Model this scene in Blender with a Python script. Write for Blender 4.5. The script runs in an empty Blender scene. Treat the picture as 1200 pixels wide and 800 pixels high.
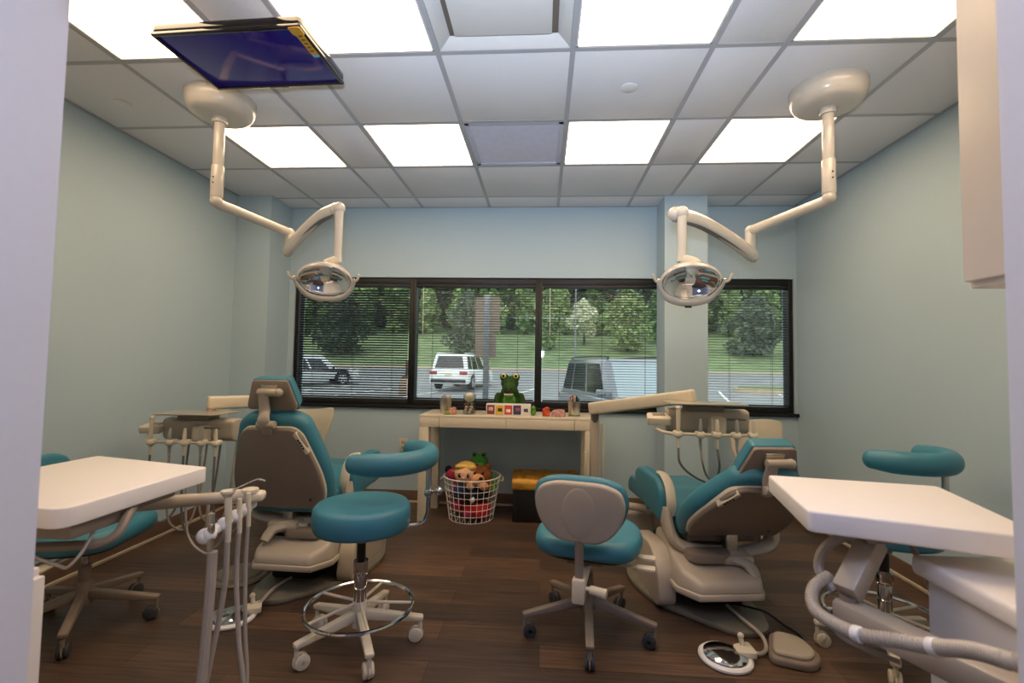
import bpy, bmesh, math, random
from mathutils import Vector, Matrix, Euler
C = bpy.context.scene.collection
PI = math.pi
def R(d): return math.radians(d)

# ------------------------------------------------------------------ materials
def lin(h):
    h = h.lstrip('#')
    out = []
    for i in (0, 2, 4):
        c = int(h[i:i+2], 16) / 255
        out.append(c/12.92 if c <= .04045 else ((c+.055)/1.055)**2.4)
    return tuple(out) + (1,)
def mat(name, hx, rough=.5, metal=0, var=.04, scale=20, bump=0, coat=0, emit=None, estr=0, alpha=1, trans=0, stretch=None):
    m = bpy.data.materials.new(name); m.use_nodes = True
    nt = m.node_tree; b = nt.nodes['Principled BSDF']
    b.inputs['Roughness'].default_value = rough
    b.inputs['Metallic'].default_value = metal
    b.inputs['Coat Weight'].default_value = coat
    b.inputs['Coat Roughness'].default_value = .08
    if trans: b.inputs['Transmission Weight'].default_value = trans
    b.inputs['Alpha'].default_value = alpha
    c = lin(hx)
    tc = nt.nodes.new('ShaderNodeTexCoord')
    mp = nt.nodes.new('ShaderNodeMapping')
    if stretch: mp.inputs['Scale'].default_value = stretch
    nz = nt.nodes.new('ShaderNodeTexNoise'); nz.inputs['Scale'].default_value = scale; nz.inputs['Detail'].default_value = 4
    nt.links.new(tc.outputs['Object'], mp.inputs['Vector']); nt.links.new(mp.outputs['Vector'], nz.inputs['Vector'])
    rp = nt.nodes.new('ShaderNodeValToRGB')
    rp.color_ramp.elements[0].position = .3; rp.color_ramp.elements[1].position = .7
    rp.color_ramp.elements[0].color = tuple(max(0, x*(1-var)) for x in c[:3]) + (1,)
    rp.color_ramp.elements[1].color = tuple(min(1, x*(1+var)) for x in c[:3]) + (1,)
    nt.links.new(nz.outputs['Fac'], rp.inputs['Fac']); nt.links.new(rp.outputs['Color'], b.inputs['Base Color'])
    if bump:
        bp = nt.nodes.new('ShaderNodeBump'); bp.inputs['Strength'].default_value = bump; bp.inputs['Distance'].default_value = .004
        nt.links.new(nz.outputs['Fac'], bp.inputs['Height']); nt.links.new(bp.outputs['Normal'], b.inputs['Normal'])
    if emit:
        b.inputs['Emission Color'].default_value = lin(emit); b.inputs['Emission Strength'].default_value = estr
    return m
def floor_mat():
    m = bpy.data.materials.new('dark_wood_plank_vinyl'); m.use_nodes = True
    nt = m.node_tree; b = nt.nodes['Principled BSDF']; N = nt.nodes.new; L = nt.links.new
    tc = N('ShaderNodeTexCoord')
    br = N('ShaderNodeTexBrick'); br.offset = .37
    br.inputs['Scale'].default_value = 1; br.inputs['Brick Width'].default_value = 1.22; br.inputs['Row Height'].default_value = .152
    br.inputs['Mortar Size'].default_value = .0015; br.inputs['Mortar Smooth'].default_value = .2; br.inputs['Bias'].default_value = 0
    br.inputs['Color1'].default_value = lin('43362f'); br.inputs['Color2'].default_value = lin('68503f'); br.inputs['Mortar'].default_value = lin('2a1e18')
    L(tc.outputs['Object'], br.inputs['Vector'])
    mp = N('ShaderNodeMapping'); mp.inputs['Scale'].default_value = (1.6, 26, 1); L(tc.outputs['Object'], mp.inputs['Vector'])
    nz = N('ShaderNodeTexNoise'); nz.inputs['Scale'].default_value = 2.2; nz.inputs['Detail'].default_value = 7; nz.inputs['Roughness'].default_value = .62
    L(mp.outputs['Vector'], nz.inputs['Vector'])
    rp = N('ShaderNodeValToRGB'); rp.color_ramp.elements[0].position = .3; rp.color_ramp.elements[1].position = .72
    rp.color_ramp.elements[0].color = (.38, .37, .36, 1); rp.color_ramp.elements[1].color = (1.4, 1.36, 1.3, 1)
    L(nz.outputs['Fac'], rp.inputs['Fac'])
    mx = N('ShaderNodeMixRGB'); mx.blend_type = 'MULTIPLY'; mx.inputs['Fac'].default_value = .9
    L(br.outputs['Color'], mx.inputs['Color1']); L(rp.outputs['Color'], mx.inputs['Color2']); L(mx.outputs['Color'], b.inputs['Base Color'])
    bp = N('ShaderNodeBump'); bp.inputs['Strength'].default_value = .15; bp.inputs['Distance'].default_value = .003
    L(nz.outputs['Fac'], bp.inputs['Height']); L(bp.outputs['Normal'], b.inputs['Normal'])
    b.inputs['Roughness'].default_value = .42
    return m
def glass_mat(name, tint='f4faf8', refl=1.0):
    m = bpy.data.materials.new(name); m.use_nodes = True
    nt = m.node_tree; N = nt.nodes.new; L = nt.links.new
    nt.nodes.remove(nt.nodes['Principled BSDF'])
    t = N('ShaderNodeBsdfTransparent'); t.inputs['Color'].default_value = lin(tint)
    g = N('ShaderNodeBsdfGlossy'); g.inputs['Roughness'].default_value = .02
    mx = N('ShaderNodeMixShader'); mx.inputs['Fac'].default_value = .06*refl; L(t.outputs[0], mx.inputs[1]); L(g.outputs[0], mx.inputs[2])
    L(mx.outputs[0], nt.nodes['Material Output'].inputs['Surface'])
    return m
def foliage_mat(name, a, b_, tl=.3):
    m = bpy.data.materials.new(name); m.use_nodes = True
    nt = m.node_tree; b = nt.nodes['Principled BSDF']; N = nt.nodes.new; L = nt.links.new
    tc = N('ShaderNodeTexCoord'); nz = N('ShaderNodeTexNoise'); nz.inputs['Scale'].default_value = 1.7; nz.inputs['Detail'].default_value = 6
    L(tc.outputs['Object'], nz.inputs['Vector'])
    rp = N('ShaderNodeValToRGB'); rp.color_ramp.elements[0].position = .35; rp.color_ramp.elements[1].position = .68
    rp.color_ramp.elements[0].color = lin(a); rp.color_ramp.elements[1].color = lin(b_)
    L(nz.outputs['Fac'], rp.inputs['Fac']); L(rp.outputs['Color'], b.inputs['Base Color'])
    b.inputs['Roughness'].default_value = .7
    return m

M = {}
M['wall'] = mat('pale_aqua_wall_paint', 'b0c5d0', .62, var=.015, scale=60, bump=.02)
M['jamb'] = mat('white_wall_paint', 'd9d9de', .6, var=.01, scale=60)
M['floor'] = floor_mat()
M['tile'] = mat('ceiling_tile', 'e8e7ea', .85, var=.03, scale=220, bump=.25)
M['tbar'] = mat('ceiling_grid_metal', 'b5b5ba', .5, var=.01)
M['white'] = mat('white_enamel', 'e6e4e2', .35, var=.01)
M['lamp_white'] = mat('lamp_gloss_white', 'cbc4b8', .25, var=.015, coat=.4)
M['beige'] = mat('beige_plastic', 'b0a595', .42, var=.02, coat=.15)
M['cream'] = mat('cream_plastic', 'd2c8b3', .4, var=.02)
M['taupe'] = mat('taupe_plastic', '83766a', .48, var=.03)
M['greyplate'] = mat('grey_green_metal', '6d685c', .45, var=.05)
M['teal'] = mat('teal_vinyl', '3a7c90', .42, var=.04, scale=90, bump=.05)
M['blackp'] = mat('black_plastic', '141416', .4)
M['rubber'] = mat('grey_rubber', '3a3a3c', .6)
M['chrome'] = mat('chrome', 'd2d2d4', .1, metal=1, var=.01)
M['steel'] = mat('brushed_steel', 'cfc8bc', .36, metal=1, var=.05, scale=60, stretch=(1, 12, 1))
M['laminate'] = mat('white_laminate', 'eee7e1', .38, var=.01)
M['cab'] = mat('cabinet_white', 'dcd6d2', .4, var=.01)
M['console'] = mat('pale_wood_laminate', 'd6ccb8', .4, var=.05, scale=12, stretch=(1, 14, 14))
M['hose'] = mat('grey_hose', 'a2988e', .45, var=.03)
M['darkhose'] = mat('dark_grey_hose', '6f6d6a', .45)
M['frame'] = mat('dark_bronze_frame', '080707', .5, var=.05)
M['slat'] = mat('bronze_blind_slat', '38383b', .35, metal=.2, var=.03)
M['cord'] = mat('blind_cord', '2b2b2e', .7)
M['glass'] = glass_mat('window_glass')
M['clear'] = glass_mat('clear_plastic', 'eef2f2')
M['light'] = mat('light_diffuser', 'ffffff', .5, emit='ffdcb2', estr=9.5)
M['addedlight'] = mat('added_light_diffuser', 'ffffff', .5, emit='c9d4ff', estr=11)  # glow of the added, unseen light in the hall
M['louver'] = mat('louver_metal', 'cfcfdc', .35, metal=.2)
M['screen'] = mat('dark_screen', '150c40', .12, emit='1a0c5c', estr=.35)
M['gblack'] = mat('gloss_black', '0d0b10', .12, coat=.6)
M['mirror'] = mat('reflector_mirror', 'e8e8ea', .05, metal=1, var=0)
M['baseb'] = mat('brown_base', '6a5546', .5, var=.08)
M['qround'] = mat('pale_quarter_round', 'c2b39e', .5)
M['green'] = mat('green_plush', '2a4a1a', .95, var=.35, scale=70, bump=.6)
M['lgreen'] = mat('light_green_plush', '5d9a3a', .95, var=.2, scale=70, bump=.6)
M['mgreen'] = mat('mid_green_plush', '3c7a34', .95, var=.2, scale=70, bump=.6)
M['eyew'] = mat('eye_yellow', 'e6dc8a', .3)
M['eyeb'] = mat('eye_black', '0a0a0a', .2)
M['skin'] = mat('plush_skin', 'e3b494', .9, bump=.2)
M['blond'] = mat('blond_felt', 'd8b35c', .9, bump=.4)
M['brown'] = mat('brown_plush', '7a4524', .95, var=.2, scale=70, bump=.6)
M['tan'] = mat('tan_plush', 'd29a6a', .95, bump=.4)
M['pink'] = mat('pink_plush', 'b52f5e', .95, var=.2, bump=.4)
M['navy'] = mat('navy_plush', '26365e', .95, var=.2, bump=.4)
M['red'] = mat('red_fabric', 'b31a20', .9, var=.15, bump=.3)
M['blackc'] = mat('black_fabric', '121216', .9)
M['gold'] = mat('gold_paint', 'a4782a', .35, metal=.6, var=.2, scale=14)
M['chestb'] = mat('chest_black', '0c0b0b', .5)
M['asphalt'] = mat('wet_asphalt', '85878a', .45, var=.18, scale=1.2)
M['grass'] = mat('lawn_grass', '72855a', .95, var=.3, scale=.8)
M['concrete'] = mat('concrete_curb', 'b9a892', .8, var=.1, scale=5)
M['line'] = mat('road_paint', 'e8e8e8', .7)
M['bark'] = mat('bark', '4a3d33', .9, var=.3)
M['leaf'] = [foliage_mat('leaf_dark', '2e3f2c', '4b6042'), foliage_mat('leaf_mid', '48613e', '759058'), foliage_mat('leaf_light', '698450', '96ac70'), foliage_mat('leaf_grey', '4a5848', '75856e')]
M['bloom'] = foliage_mat('white_bloom', 'c9cfa6', 'eef0dc')
M['carw'] = mat('car_white', 'e9ecef', .25, coat=.8)
M['carg'] = mat('car_grey', '757b84', .28, metal=.4, coat=.8)
M['cars'] = mat('car_silver', 'cfd3d8', .28, metal=.2, coat=.8)
M['carglass'] = mat('car_glass', '1b2226', .06, coat=.6)
M['windsh'] = mat('windscreen_glass', '93a4ac', .05, coat=1)
M['tyre'] = mat('tyre', '17171a', .8)
M['rim'] = mat('alloy_rim', 'c3c6ca', .3, metal=.8)
M['tail'] = mat('tail_lamp', 'a3242c', .25)
M['head'] = mat('head_lamp', 'e8ded2', .15, coat=.6)
M['plate'] = mat('licence_plate', 'd9d2b0', .5)
M['signb'] = mat('sign_back', 'a48f7f', .6, metal=.2)
M['galv'] = mat('galvanised_post', '8f9296', .45, metal=.7)

# ------------------------------------------------------------------ mesh builder
def smooth_path(pts, k=6, closed=False):
    P = [Vector(p) for p in pts]; n = len(P); out = []
    if n < 3: return P
    for i in range(n if closed else n-1):
        p0 = P[(i-1) % n] if closed or i > 0 else P[0]*2-P[1]
        p1 = P[i]; p2 = P[(i+1) % n]
        p3 = P[(i+2) % n] if closed or i+2 < n else P[n-1]*2-P[n-2]
        for j in range(k):
            t = j/k; t2 = t*t; t3 = t2*t
            out.append(.5*((2*p1)+(-p0+p2)*t+(2*p0-5*p1+4*p2-p3)*t2+(-p0+3*p1-3*p2+p3)*t3))
    if not closed: out.append(P[-1])
    return out
def rpoly(pts, r, k=5):
    """polygon with rounded corners; r a number or a list"""
    n = len(pts); out = []
    for i in range(n):
        p = Vector(pts[i]).to_2d(); a = Vector(pts[i-1]).to_2d(); b = Vector(pts[(i+1) % n]).to_2d()
        rr = r[i] if isinstance(r, (list, tuple)) else r
        da = (a-p); db = (b-p); d = min(rr, da.length*.48, db.length*.48)
        if d < 1e-5: out.append(p); continue
        s = p+da.normalized()*d; e = p+db.normalized()*d
        for j in range(k+1):
            t = j/k; out.append((1-t)**2*s+2*t*(1-t)*p+t*t*e)
    return [(v.x, v.y) for v in out]
def T(x=0, y=0, z=0): return Matrix.Translation((x, y, z))
def RX(d): return Matrix.Rotation(R(d), 4, 'X')
def RY(d): return Matrix.Rotation(R(d), 4, 'Y')
def RZ(d): return Matrix.Rotation(R(d), 4, 'Z')
def frame_to(p0, p1):
    d = (Vector(p1)-Vector(p0)); q = Vector((0, 0, 1)).rotation_difference(d.normalized())
    return Matrix.Translation(p0) @ q.to_matrix().to_4x4(), d.length
XZ = Matrix(((1, 0, 0, 0), (0, 0, -1, 0), (0, 1, 0, 0), (0, 0, 0, 1)))      # prism polygon (x,y)->(x,z), height -> -y
YZ = Matrix(((0, 0, 1, 0), (1, 0, 0, 0), (0, 1, 0, 0), (0, 0, 0, 1)))       # prism polygon (x,y)->(y,z), height -> x
class MB:
    def __init__(s): s.bm = bmesh.new()
    def _add(s, t, Mx=None):
        if Mx is not None: t.transform(Mx)
        bmesh.ops.recalc_face_normals(t, faces=t.faces)
        me = bpy.data.meshes.new('tmp'); t.to_mesh(me); t.free(); s.bm.from_mesh(me); bpy.data.meshes.remove(me)
        return s
    def _bev(s, t, bev, seg, ang=25):
        if bev > 0:
            es = [e for e in t.edges if len(e.link_faces) == 2 and e.calc_face_angle(0) > R(ang)]
            bmesh.ops.bevel(t, geom=es, offset=bev, segments=seg, affect='EDGES', profile=.5, clamp_overlap=True)
    def box(s, c, d, bev=0, seg=2, Mx=None):
        t = bmesh.new(); bmesh.ops.create_cube(t, size=1); t.transform(Matrix.Diagonal((d[0], d[1], d[2], 1)))
        s._bev(t, bev, seg)
        A = Matrix.Translation(c)
        return s._add(t, (Mx @ A) if Mx is not None else A)
    def beam(s, p0, p1, w, h, bev=.01, seg=2, ext=0, h1=None):
        """box beam from p0 to p1, width w (horizontal), height h"""
        p0 = Vector(p0); p1 = Vector(p1); d = p1-p0; L = d.length; y = d.normalized()
        x = y.cross(Vector((0, 0, 1)));
        if x.length < 1e-4: x = Vector((1, 0, 0))
        x.normalize(); z = x.cross(y)
        Mx = Matrix(((x.x, y.x, z.x, 0), (x.y, y.y, z.y, 0), (x.z, y.z, z.z, 0), (0, 0, 0, 1)))
        t = bmesh.new(); bmesh.ops.create_cube(t, size=1)
        h1 = h if h1 is None else h1
        for v in t.verts:
            hh = h if v.co.y < 0 else h1
            v.co = Vector((v.co.x*w, v.co.y*(L+2*ext), v.co.z*hh))
        s._bev(t, bev, seg)
        return s._add(t, Matrix.Translation((p0+p1)/2) @ Mx)
    def prism(s, poly, z0, z1, Mx=None, bev=0, seg=2, top=None):
        t = bmesh.new(); n = len(poly)
        a = [t.verts.new((p[0], p[1], z0)) for p in poly]
        tp = top or poly
        b = [t.verts.new((p[0], p[1], z1)) for p in tp]
        t.faces.new(a[::-1]); t.faces.new(b)
        for i in range(n): t.faces.new((a[i], a[(i+1) % n], b[(i+1) % n], b[i]))
        bmesh.ops.recalc_face_normals(t, faces=t.faces)
        s._bev(t, bev, seg)
        return s._add(t, Mx)
    def cyl(s, p0, p1, r0, r1=None, n=20, bev=0, seg=2):
        Mx, L = frame_to(p0, p1); r1 = r0 if r1 is None else r1
        a = [(r0*math.cos(2*PI*i/n), r0*math.sin(2*PI*i/n)) for i in range(n)]
        b = [(r1*math.cos(2*PI*i/n), r1*math.sin(2*PI*i/n)) for i in range(n)]
        t = bmesh.new()
        A = [t.verts.new((p[0], p[1], 0)) for p in a]; B = [t.verts.new((p[0], p[1], L)) for p in b]
        t.faces.new(A[::-1]); t.faces.new(B)
        for i in range(n): t.faces.new((A[i], A[(i+1) % n], B[(i+1) % n], B[i]))
        bmesh.ops.recalc_face_normals(t, faces=t.faces)
        s._bev(t, bev, seg, 50)
        return s._add(t, Mx)
    def tube(s, pts, r, n=10, k=6, closed=False, sec=None, up=None):
        """round tube (or oval: sec=(w,h), up) along a smoothed path; r number or list per control point"""
        P = smooth_path(pts, k, closed) if k > 1 else [Vector(p) for p in pts]
        m = len(P); t = bmesh.new(); rings = []
        nr = None
        for i, p in enumerate(P):
            d = (P[(i+1) % m]-P[i-1]) if closed else (P[min(i+1, m-1)]-P[max(i-1, 0)])
            d.normalize()
            if up is not None:
                w = d.cross(Vector(up)); w.normalize()
            else:
                if nr is None:
                    nr = d.orthogonal()
                nr = nr-d*nr.dot(d); nr.normalize(); w = nr
            h = w.cross(d)
            if isinstance(r, (list, tuple)):
                f = i/(m-1)*(len(r)-1); j = min(int(f), len(r)-2); rr = r[j]+(r[j+1]-r[j])*(f-j)
            else: rr = r
            sw, sh = sec if sec else (1, 1)
            rings.append([t.verts.new(p+w*(math.cos(2*PI*q/n)*rr*sw)+h*(math.sin(2*PI*q/n)*rr*sh)) for q in range(n)])
        for i in range(m if closed else m-1):
            A = rings[i]; B = rings[(i+1) % m]
            for q in range(n): t.faces.new((A[q], A[(q+1) % n], B[(q+1) % n], B[q]))
        if not closed: t.faces.new(rings[0][::-1]); t.faces.new(rings[-1])
        return s._add(t)
    def ribbed(s, pts, r, n=10, k=10, amp=.06):
        P = smooth_path(pts, k)
        L = [0]
        for i in range(1, len(P)): L.append(L[-1]+(P[i]-P[i-1]).length)
        step = r*.24; Q = []; d = 0; j = 0
        while d < L[-1]:
            while L[j+1] < d: j += 1
            f = (d-L[j])/max(1e-9, L[j+1]-L[j]); Q.append(P[j].lerp(P[j+1], f)); d += step
        return s.tube(Q, [r*(1+amp*(1 if i % 2 else -1)) for i in range(len(Q))], n=n, k=1)
    def lathe(s, prof, n=32, Mx=None):
        t = bmesh.new(); rings = []
        for r, z in prof:
            if r < 1e-6: rings.append([t.verts.new((0, 0, z))])
            else: rings.append([t.verts.new((r*math.cos(2*PI*i/n), r*math.sin(2*PI*i/n), z)) for i in range(n)])
        for A, B in zip(rings, rings[1:]):
            for i in range(n):
                j = (i+1) % n
                if len(A) == 1 and len(B) == 1: continue
                if len(A) == 1: t.faces.new((A[0], B[i], B[j]))
                elif len(B) == 1: t.faces.new((A[i], A[j], B[0]))
                else: t.faces.new((A[i], A[j], B[j], B[i]))
        return s._add(t, Mx)
    def ell(s, c, d, Mx=None, u=18, v=12):
        t = bmesh.new(); bmesh.ops.create_uvsphere(t, u_segments=u, v_segments=v, radius=1)
        t.transform(Matrix.Diagonal((d[0], d[1], d[2], 1)))
        A = Matrix.Translation(c)
        return s._add(t, (Mx @ A) if Mx is not None else A)
    def torus(s, c, Rr, r, n=48, m=8, Mx=None):
        pts = [(c[0]+Rr*math.cos(2*PI*i/n), c[1]+Rr*math.sin(2*PI*i/n), c[2]) for i in range(n)]
        if Mx is not None: pts = [Mx @ Vector(p) for p in pts]
        return s.tube(pts, r, n=m, k=1, closed=True)
    def tr(s, Mx): s.bm.transform(Mx); return s
    def build(s, name, m, parent=None, world=False, ang=35, remesh=0, sub=0):
        if world and parent is not None:
            p = parent; Mw = Matrix.Identity(4)
            while p is not None: Mw = p.matrix_basis @ Mw; p = p.parent
            s.bm.transform(Mw.inverted())
        bmesh.ops.recalc_face_normals(s.bm, faces=s.bm.faces)
        me = bpy.data.meshes.new(name); s.bm.to_mesh(me); s.bm.free()
        for p in me.polygons: p.use_smooth = True
        if not remesh: me.set_sharp_from_angle(angle=R(ang))
        o = bpy.data.objects.new(name, me); C.objects.link(o)
        me.materials.append(m)
        if parent is not None: o.parent = parent
        if remesh:
            q = o.modifiers.new('remesh', 'REMESH'); q.mode = 'VOXEL'; q.voxel_size = remesh; q.use_smooth_shade = True
            q = o.modifiers.new('smooth', 'SMOOTH'); q.factor = .5; q.iterations = 4
        return o
def thing(name, label, cat, loc=(0, 0, 0), rz=0, group=None):
    o = bpy.data.objects.new(name, None); C.objects.link(o); o.empty_display_size = .1
    o.matrix_basis = Matrix.Translation(loc) @ RZ(rz)
    return tag(o, label, cat, group)
def tag(o, label, cat, group=None):
    o['label'] = label; o['category'] = cat
    if group: o['group'] = group
    return o
def struct(o): o['kind'] = 'structure'; return o
def dup(root, loc, rz, label, group=None):
    kids = {}
    for o in list(C.objects):
        if o.parent is not None: kids.setdefault(o.parent.name, []).append(o)
    def cp(o, par):
        c = o.copy(); C.objects.link(c)
        if par is not None: c.parent = par
        for k in kids.get(o.name, []): cp(k, c)
        return c
    c = cp(root, None); c.matrix_basis = Matrix.Translation(loc) @ RZ(rz); c['label'] = label
    if group: c['group'] = group
    return c
# ------------------------------------------------------------------ the room
XL, XR, YB, YF, H = -2.63, 2.151, 4.135, .77, 2.6305
WX0, WX1, WZ0, WZ1 = -2.275, 2.13, .84, 1.995
def sbox(name, lo, hi, m, bev=0):
    c = [(a+b)/2 for a, b in zip(lo, hi)]; d = [b-a for a, b in zip(lo, hi)]
    return struct(MB().box(c, d, bev).build(name, m))
sbox('floor', (-2.8, -3.0, -.1), (2.4, 4.4, 0), M['floor'])
sbox('wall_left', (XL-.15, YF-.15, 0), (XL, YB+.2, H+.1), M['wall'])
sbox('wall_right', (XR, YF-.15, 0), (XR+.15, YB+.2, H+.1), M['wall'])
w = MB()
w.box(((XL+XR)/2, YB+.1, WZ0/2), (XR-XL, .2, WZ0)); w.box(((XL+XR)/2, YB+.1, (WZ1+H)/2), (XR-XL, .2, H-WZ1))
w.box(((XL+WX0)/2, YB+.1, (WZ0+WZ1)/2), (WX0-XL, .2, WZ1-WZ0)); w.box(((XR+WX1)/2, YB+.1, (WZ0+WZ1)/2), (XR-WX1, .2, WZ1-WZ0))
struct(w.build('wall_back', M['wall']))
sbox('wall_chase', (XL, 3.80, 0), (-2.325, YB, H), M['wall'])
sbox('wall_pillar', (.98, 3.868, 0), (1.322, YB-.004, H), M['wall'])
# front wall with the opening the view looks through
sbox('wall_front_left', (XL, YF-.15, 0), (-.868, YF, H), M['jamb'])
sbox('wall_front_right', (.712, YF-.15, 0), (XR, YF, H), M['jamb'])
sbox('wall_front_unseen_header', (-.868, YF-.15, 2.0), (.712, YF, H), M['jamb'])  # unseen header, set low to keep the added hall light off the chair backs
# hall behind
sbox('wall_hall_left', (-1.9, -3.0, 0), (-1.75, YF-.15, H), M['jamb'])
sbox('wall_hall_right', (1.6, -3.0, 0), (1.75, YF-.15, H), M['jamb'])
sbox('wall_hall_back', (-1.9, -3.15, 0), (1.75, -3.0, H), M['jamb'])
# baseboards
def baseboard(name, lo, hi, axis, sgn):
    c = [(a+b)/2 for a, b in zip(lo, hi)]; d = [b-a for a, b in zip(lo, hi)]
    b = struct(MB().box(c, d, .003).build(name, M['baseb']))
    q = MB()
    if axis == 'x':   # runs along y, inner face x
        x = hi[0] if sgn > 0 else lo[0]
        q.box((x+sgn*.008, c[1], .011), (.016, d[1], .022), .006)
    else:
        q.box((c[0], lo[1]-.008, .011), (d[0], .016, .022), .006)
    q.build('quarter_round', M['qround'], b)
baseboard('baseboard_left', (XL, YF, 0), (XL+.012, 3.80, .105), 'x', 1)
baseboard('baseboard_right', (XR-.012, YF, 0), (XR, YB, .105), 'x', -1)
baseboard('baseboard_back', (-2.325, YB-.012, 0), (.98, YB, .105), 'y', -1)
baseboard('baseboard_back_right', (1.322, YB-.012, 0), (XR-.012, YB, .105), 'y', -1)
baseboard('baseboard_chase', (XL+.012, 3.788, 0), (-2.325, 3.80, .105), 'y', -1)
baseboard('baseboard_pillar', (.98, 3.856, 0), (1.322, 3.868, .105), 'y', -1)
# ceiling: lay-in tiles and T-bar grid
gx = [XL, -2.018, -1.409, -1.104, -.494, .115, .725, 1.03, 1.639, XR]
gy = [YF-.15, .818, 1.427, 2.037, 2.646, 3.256, 3.866, YB]
LIGHTC = {1, 3, 5, 7}
lights, louv, diff = [], None, None
c = MB()
for i in range(9):
    for j in range(7):
        cell = (gx[i], gx[i+1], gy[j], gy[j+1])
        if j in (2, 4) and i in LIGHTC: lights.append(cell); continue
        if j == 4 and i == 4: louv = cell; continue
        if j == 2 and i == 4: diff = cell; continue
        x0, x1, y0, y1 = cell
        c.box(((x0+x1)/2, (y0+y1)/2, H+.012), (x1-x0-.012, y1-y0-.012, .024), .004)
c.box(((XL+XR)/2, (YF+YB)/2, H+.16), (XR-XL+.3, YB-YF+.6, .04))
ce = struct(c.build('ceiling', M['tile']))
g = MB()
for x in gx[1:-1]: g.box((x, (gy[0]+YB)/2, H+.001), (.024, YB-gy[0], .006))
for y in gy[1:-1]: g.box(((XL+XR)/2, y, H+.0015), (XR-XL, .024, .006))
for x, s in ((XL, 1), (XR, -1)): g.box((x+s*.011, (gy[0]+YB)/2, H+.001), (.022, YB-gy[0], .006))
g.box(((XL+XR)/2, YB-.011, H+.001), (XR-XL, .022, .006))
struct(g.build('trim_1', M['tbar']))
sbox('ceiling_hall', (-1.9, -3.15, H), (1.75, YF-.15, H+.1), M['tile'])
def ceiling_light(cell, label, dm, z=H):
    x0, x1, y0, y1 = cell; cx, cy = (x0+x1)/2, (y0+y1)/2; wx, wy = x1-x0-.026, y1-y0-.026
    t = thing('ceiling_light', label, 'ceiling light', (cx, cy, z), 0, 'recessed ceiling lights')
    f = MB()
    f.box((0, 0, .07), (wx, wy, .006))
    for s in (-1, 1):
        f.box((s*(wx/2-.004), 0, .035), (.008, wy, .07)); f.box((0, s*(wy/2-.004), .035), (wx, .008, .07))
    f.build('housing', M['white'], t)
    MB().box((0, 0, .012), (wx-.018, wy-.018, .006), .002).build('diffuser', dm, t)
rowname = {2: 'front row', 4: 'rear row'}
nm = ['at the far left', 'left of the centre', 'right of the centre', 'at the far right']
k = 0
for cell in sorted(lights, key=lambda q: (q[2], q[0])):
    if cell[2] < 2: lb = ['glowing ceiling light cut by the top of the picture, partly behind the television', 'glowing ceiling light just right of the television at the top edge', 'glowing ceiling light at the top edge right of the supply air panel', 'glowing ceiling light at the top right beside the upper cabinet'][k % 4]
    else: lb = ['glowing square ceiling light beside the left lamp canopy', 'glowing square ceiling light directly left of the louvred grille', 'glowing square ceiling light directly right of the louvred grille', 'glowing square ceiling light beside the right lamp canopy'][k % 4]
    ceiling_light(cell, lb, M['light']); k += 1
hl = thing('ceiling_light', 'added cool white light in the unseen hall behind the opening', 'ceiling light', (0, -.1, H-.09), 0)  # no lamp seen here: added behind the view to brighten the jambs
MB().box((0, 0, .06), (1.2, .6, .06), .01).build('housing', M['white'], hl)
MB().box((0, 0, .02), (1.14, .54, .02), .008).build('diffuser', M['addedlight'], hl)
# louvred grille
x0, x1, y0, y1 = louv
t = thing('air_grille', 'silver louvred air grille between the two middle ceiling lights', 'air vent', ((x0+x1)/2, (y0+y1)/2, H))
f = MB()
for s in (-1, 1): f.box((s*.278, 0, .01), (.03, .585, .02), .002); f.box((0, s*.278, .01), (.585, .03, .02), .002)
f.build('frame', M['louver'], t)
f = MB()
for i in range(19): f.box((0, -.26+i*.029, .012), (.53, .024, .002), Mx=None) if 0 else f.box((0, 0, 0), (.53, .028, .002), Mx=T(0, -.26+i*.029, .012) @ RX(-28))
f.build('louvre_blades', M['louver'], t)
MB().box((0, 0, .035), (.56, .56, .01)).build('backing', M['louver'], t)
# supply air panel
x0, x1, y0, y1 = diff
t = thing('air_diffuser', 'white square supply air panel with drop frame at the top centre', 'air vent', ((x0+x1)/2, (y0+y1)/2, H))
f = MB()
for s in (-1, 1):
    f.prism([(-.292, 0), (-.292, .03), (-.235, .03)], -.29, .29, Mx=(RZ(0) if s < 0 else RZ(180)) @ XZ, bev=.002)
    f.prism([(-.292, 0), (-.292, .03), (-.235, .03)], -.29, .29, Mx=(RZ(90) if s < 0 else RZ(270)) @ XZ, bev=.002)
f.build('frame', M['white'], t)
MB().box((0, 0, .012), (.42, .42, .012), .004).build('face_plate', M['white'], t)
MB().box((0, 0, .05), (.56, .56, .01)).build('backing', M['taupe'], t)
for (x, y), lb in (((-2.336, 2.378), 'small round white ceiling cap above the left wall'), ((.414, 2.338), 'small round white ceiling cap left of the right lamp canopy')):
    tag(MB().lathe([(0, -.006), (.036, -.006), (.042, -.003), (.043, .001), (0, .001)], 28).tr(T(x, y, H)).build('sprinkler_cap', M['white']), lb, 'sprinkler cap', 'round ceiling caps')

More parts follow.
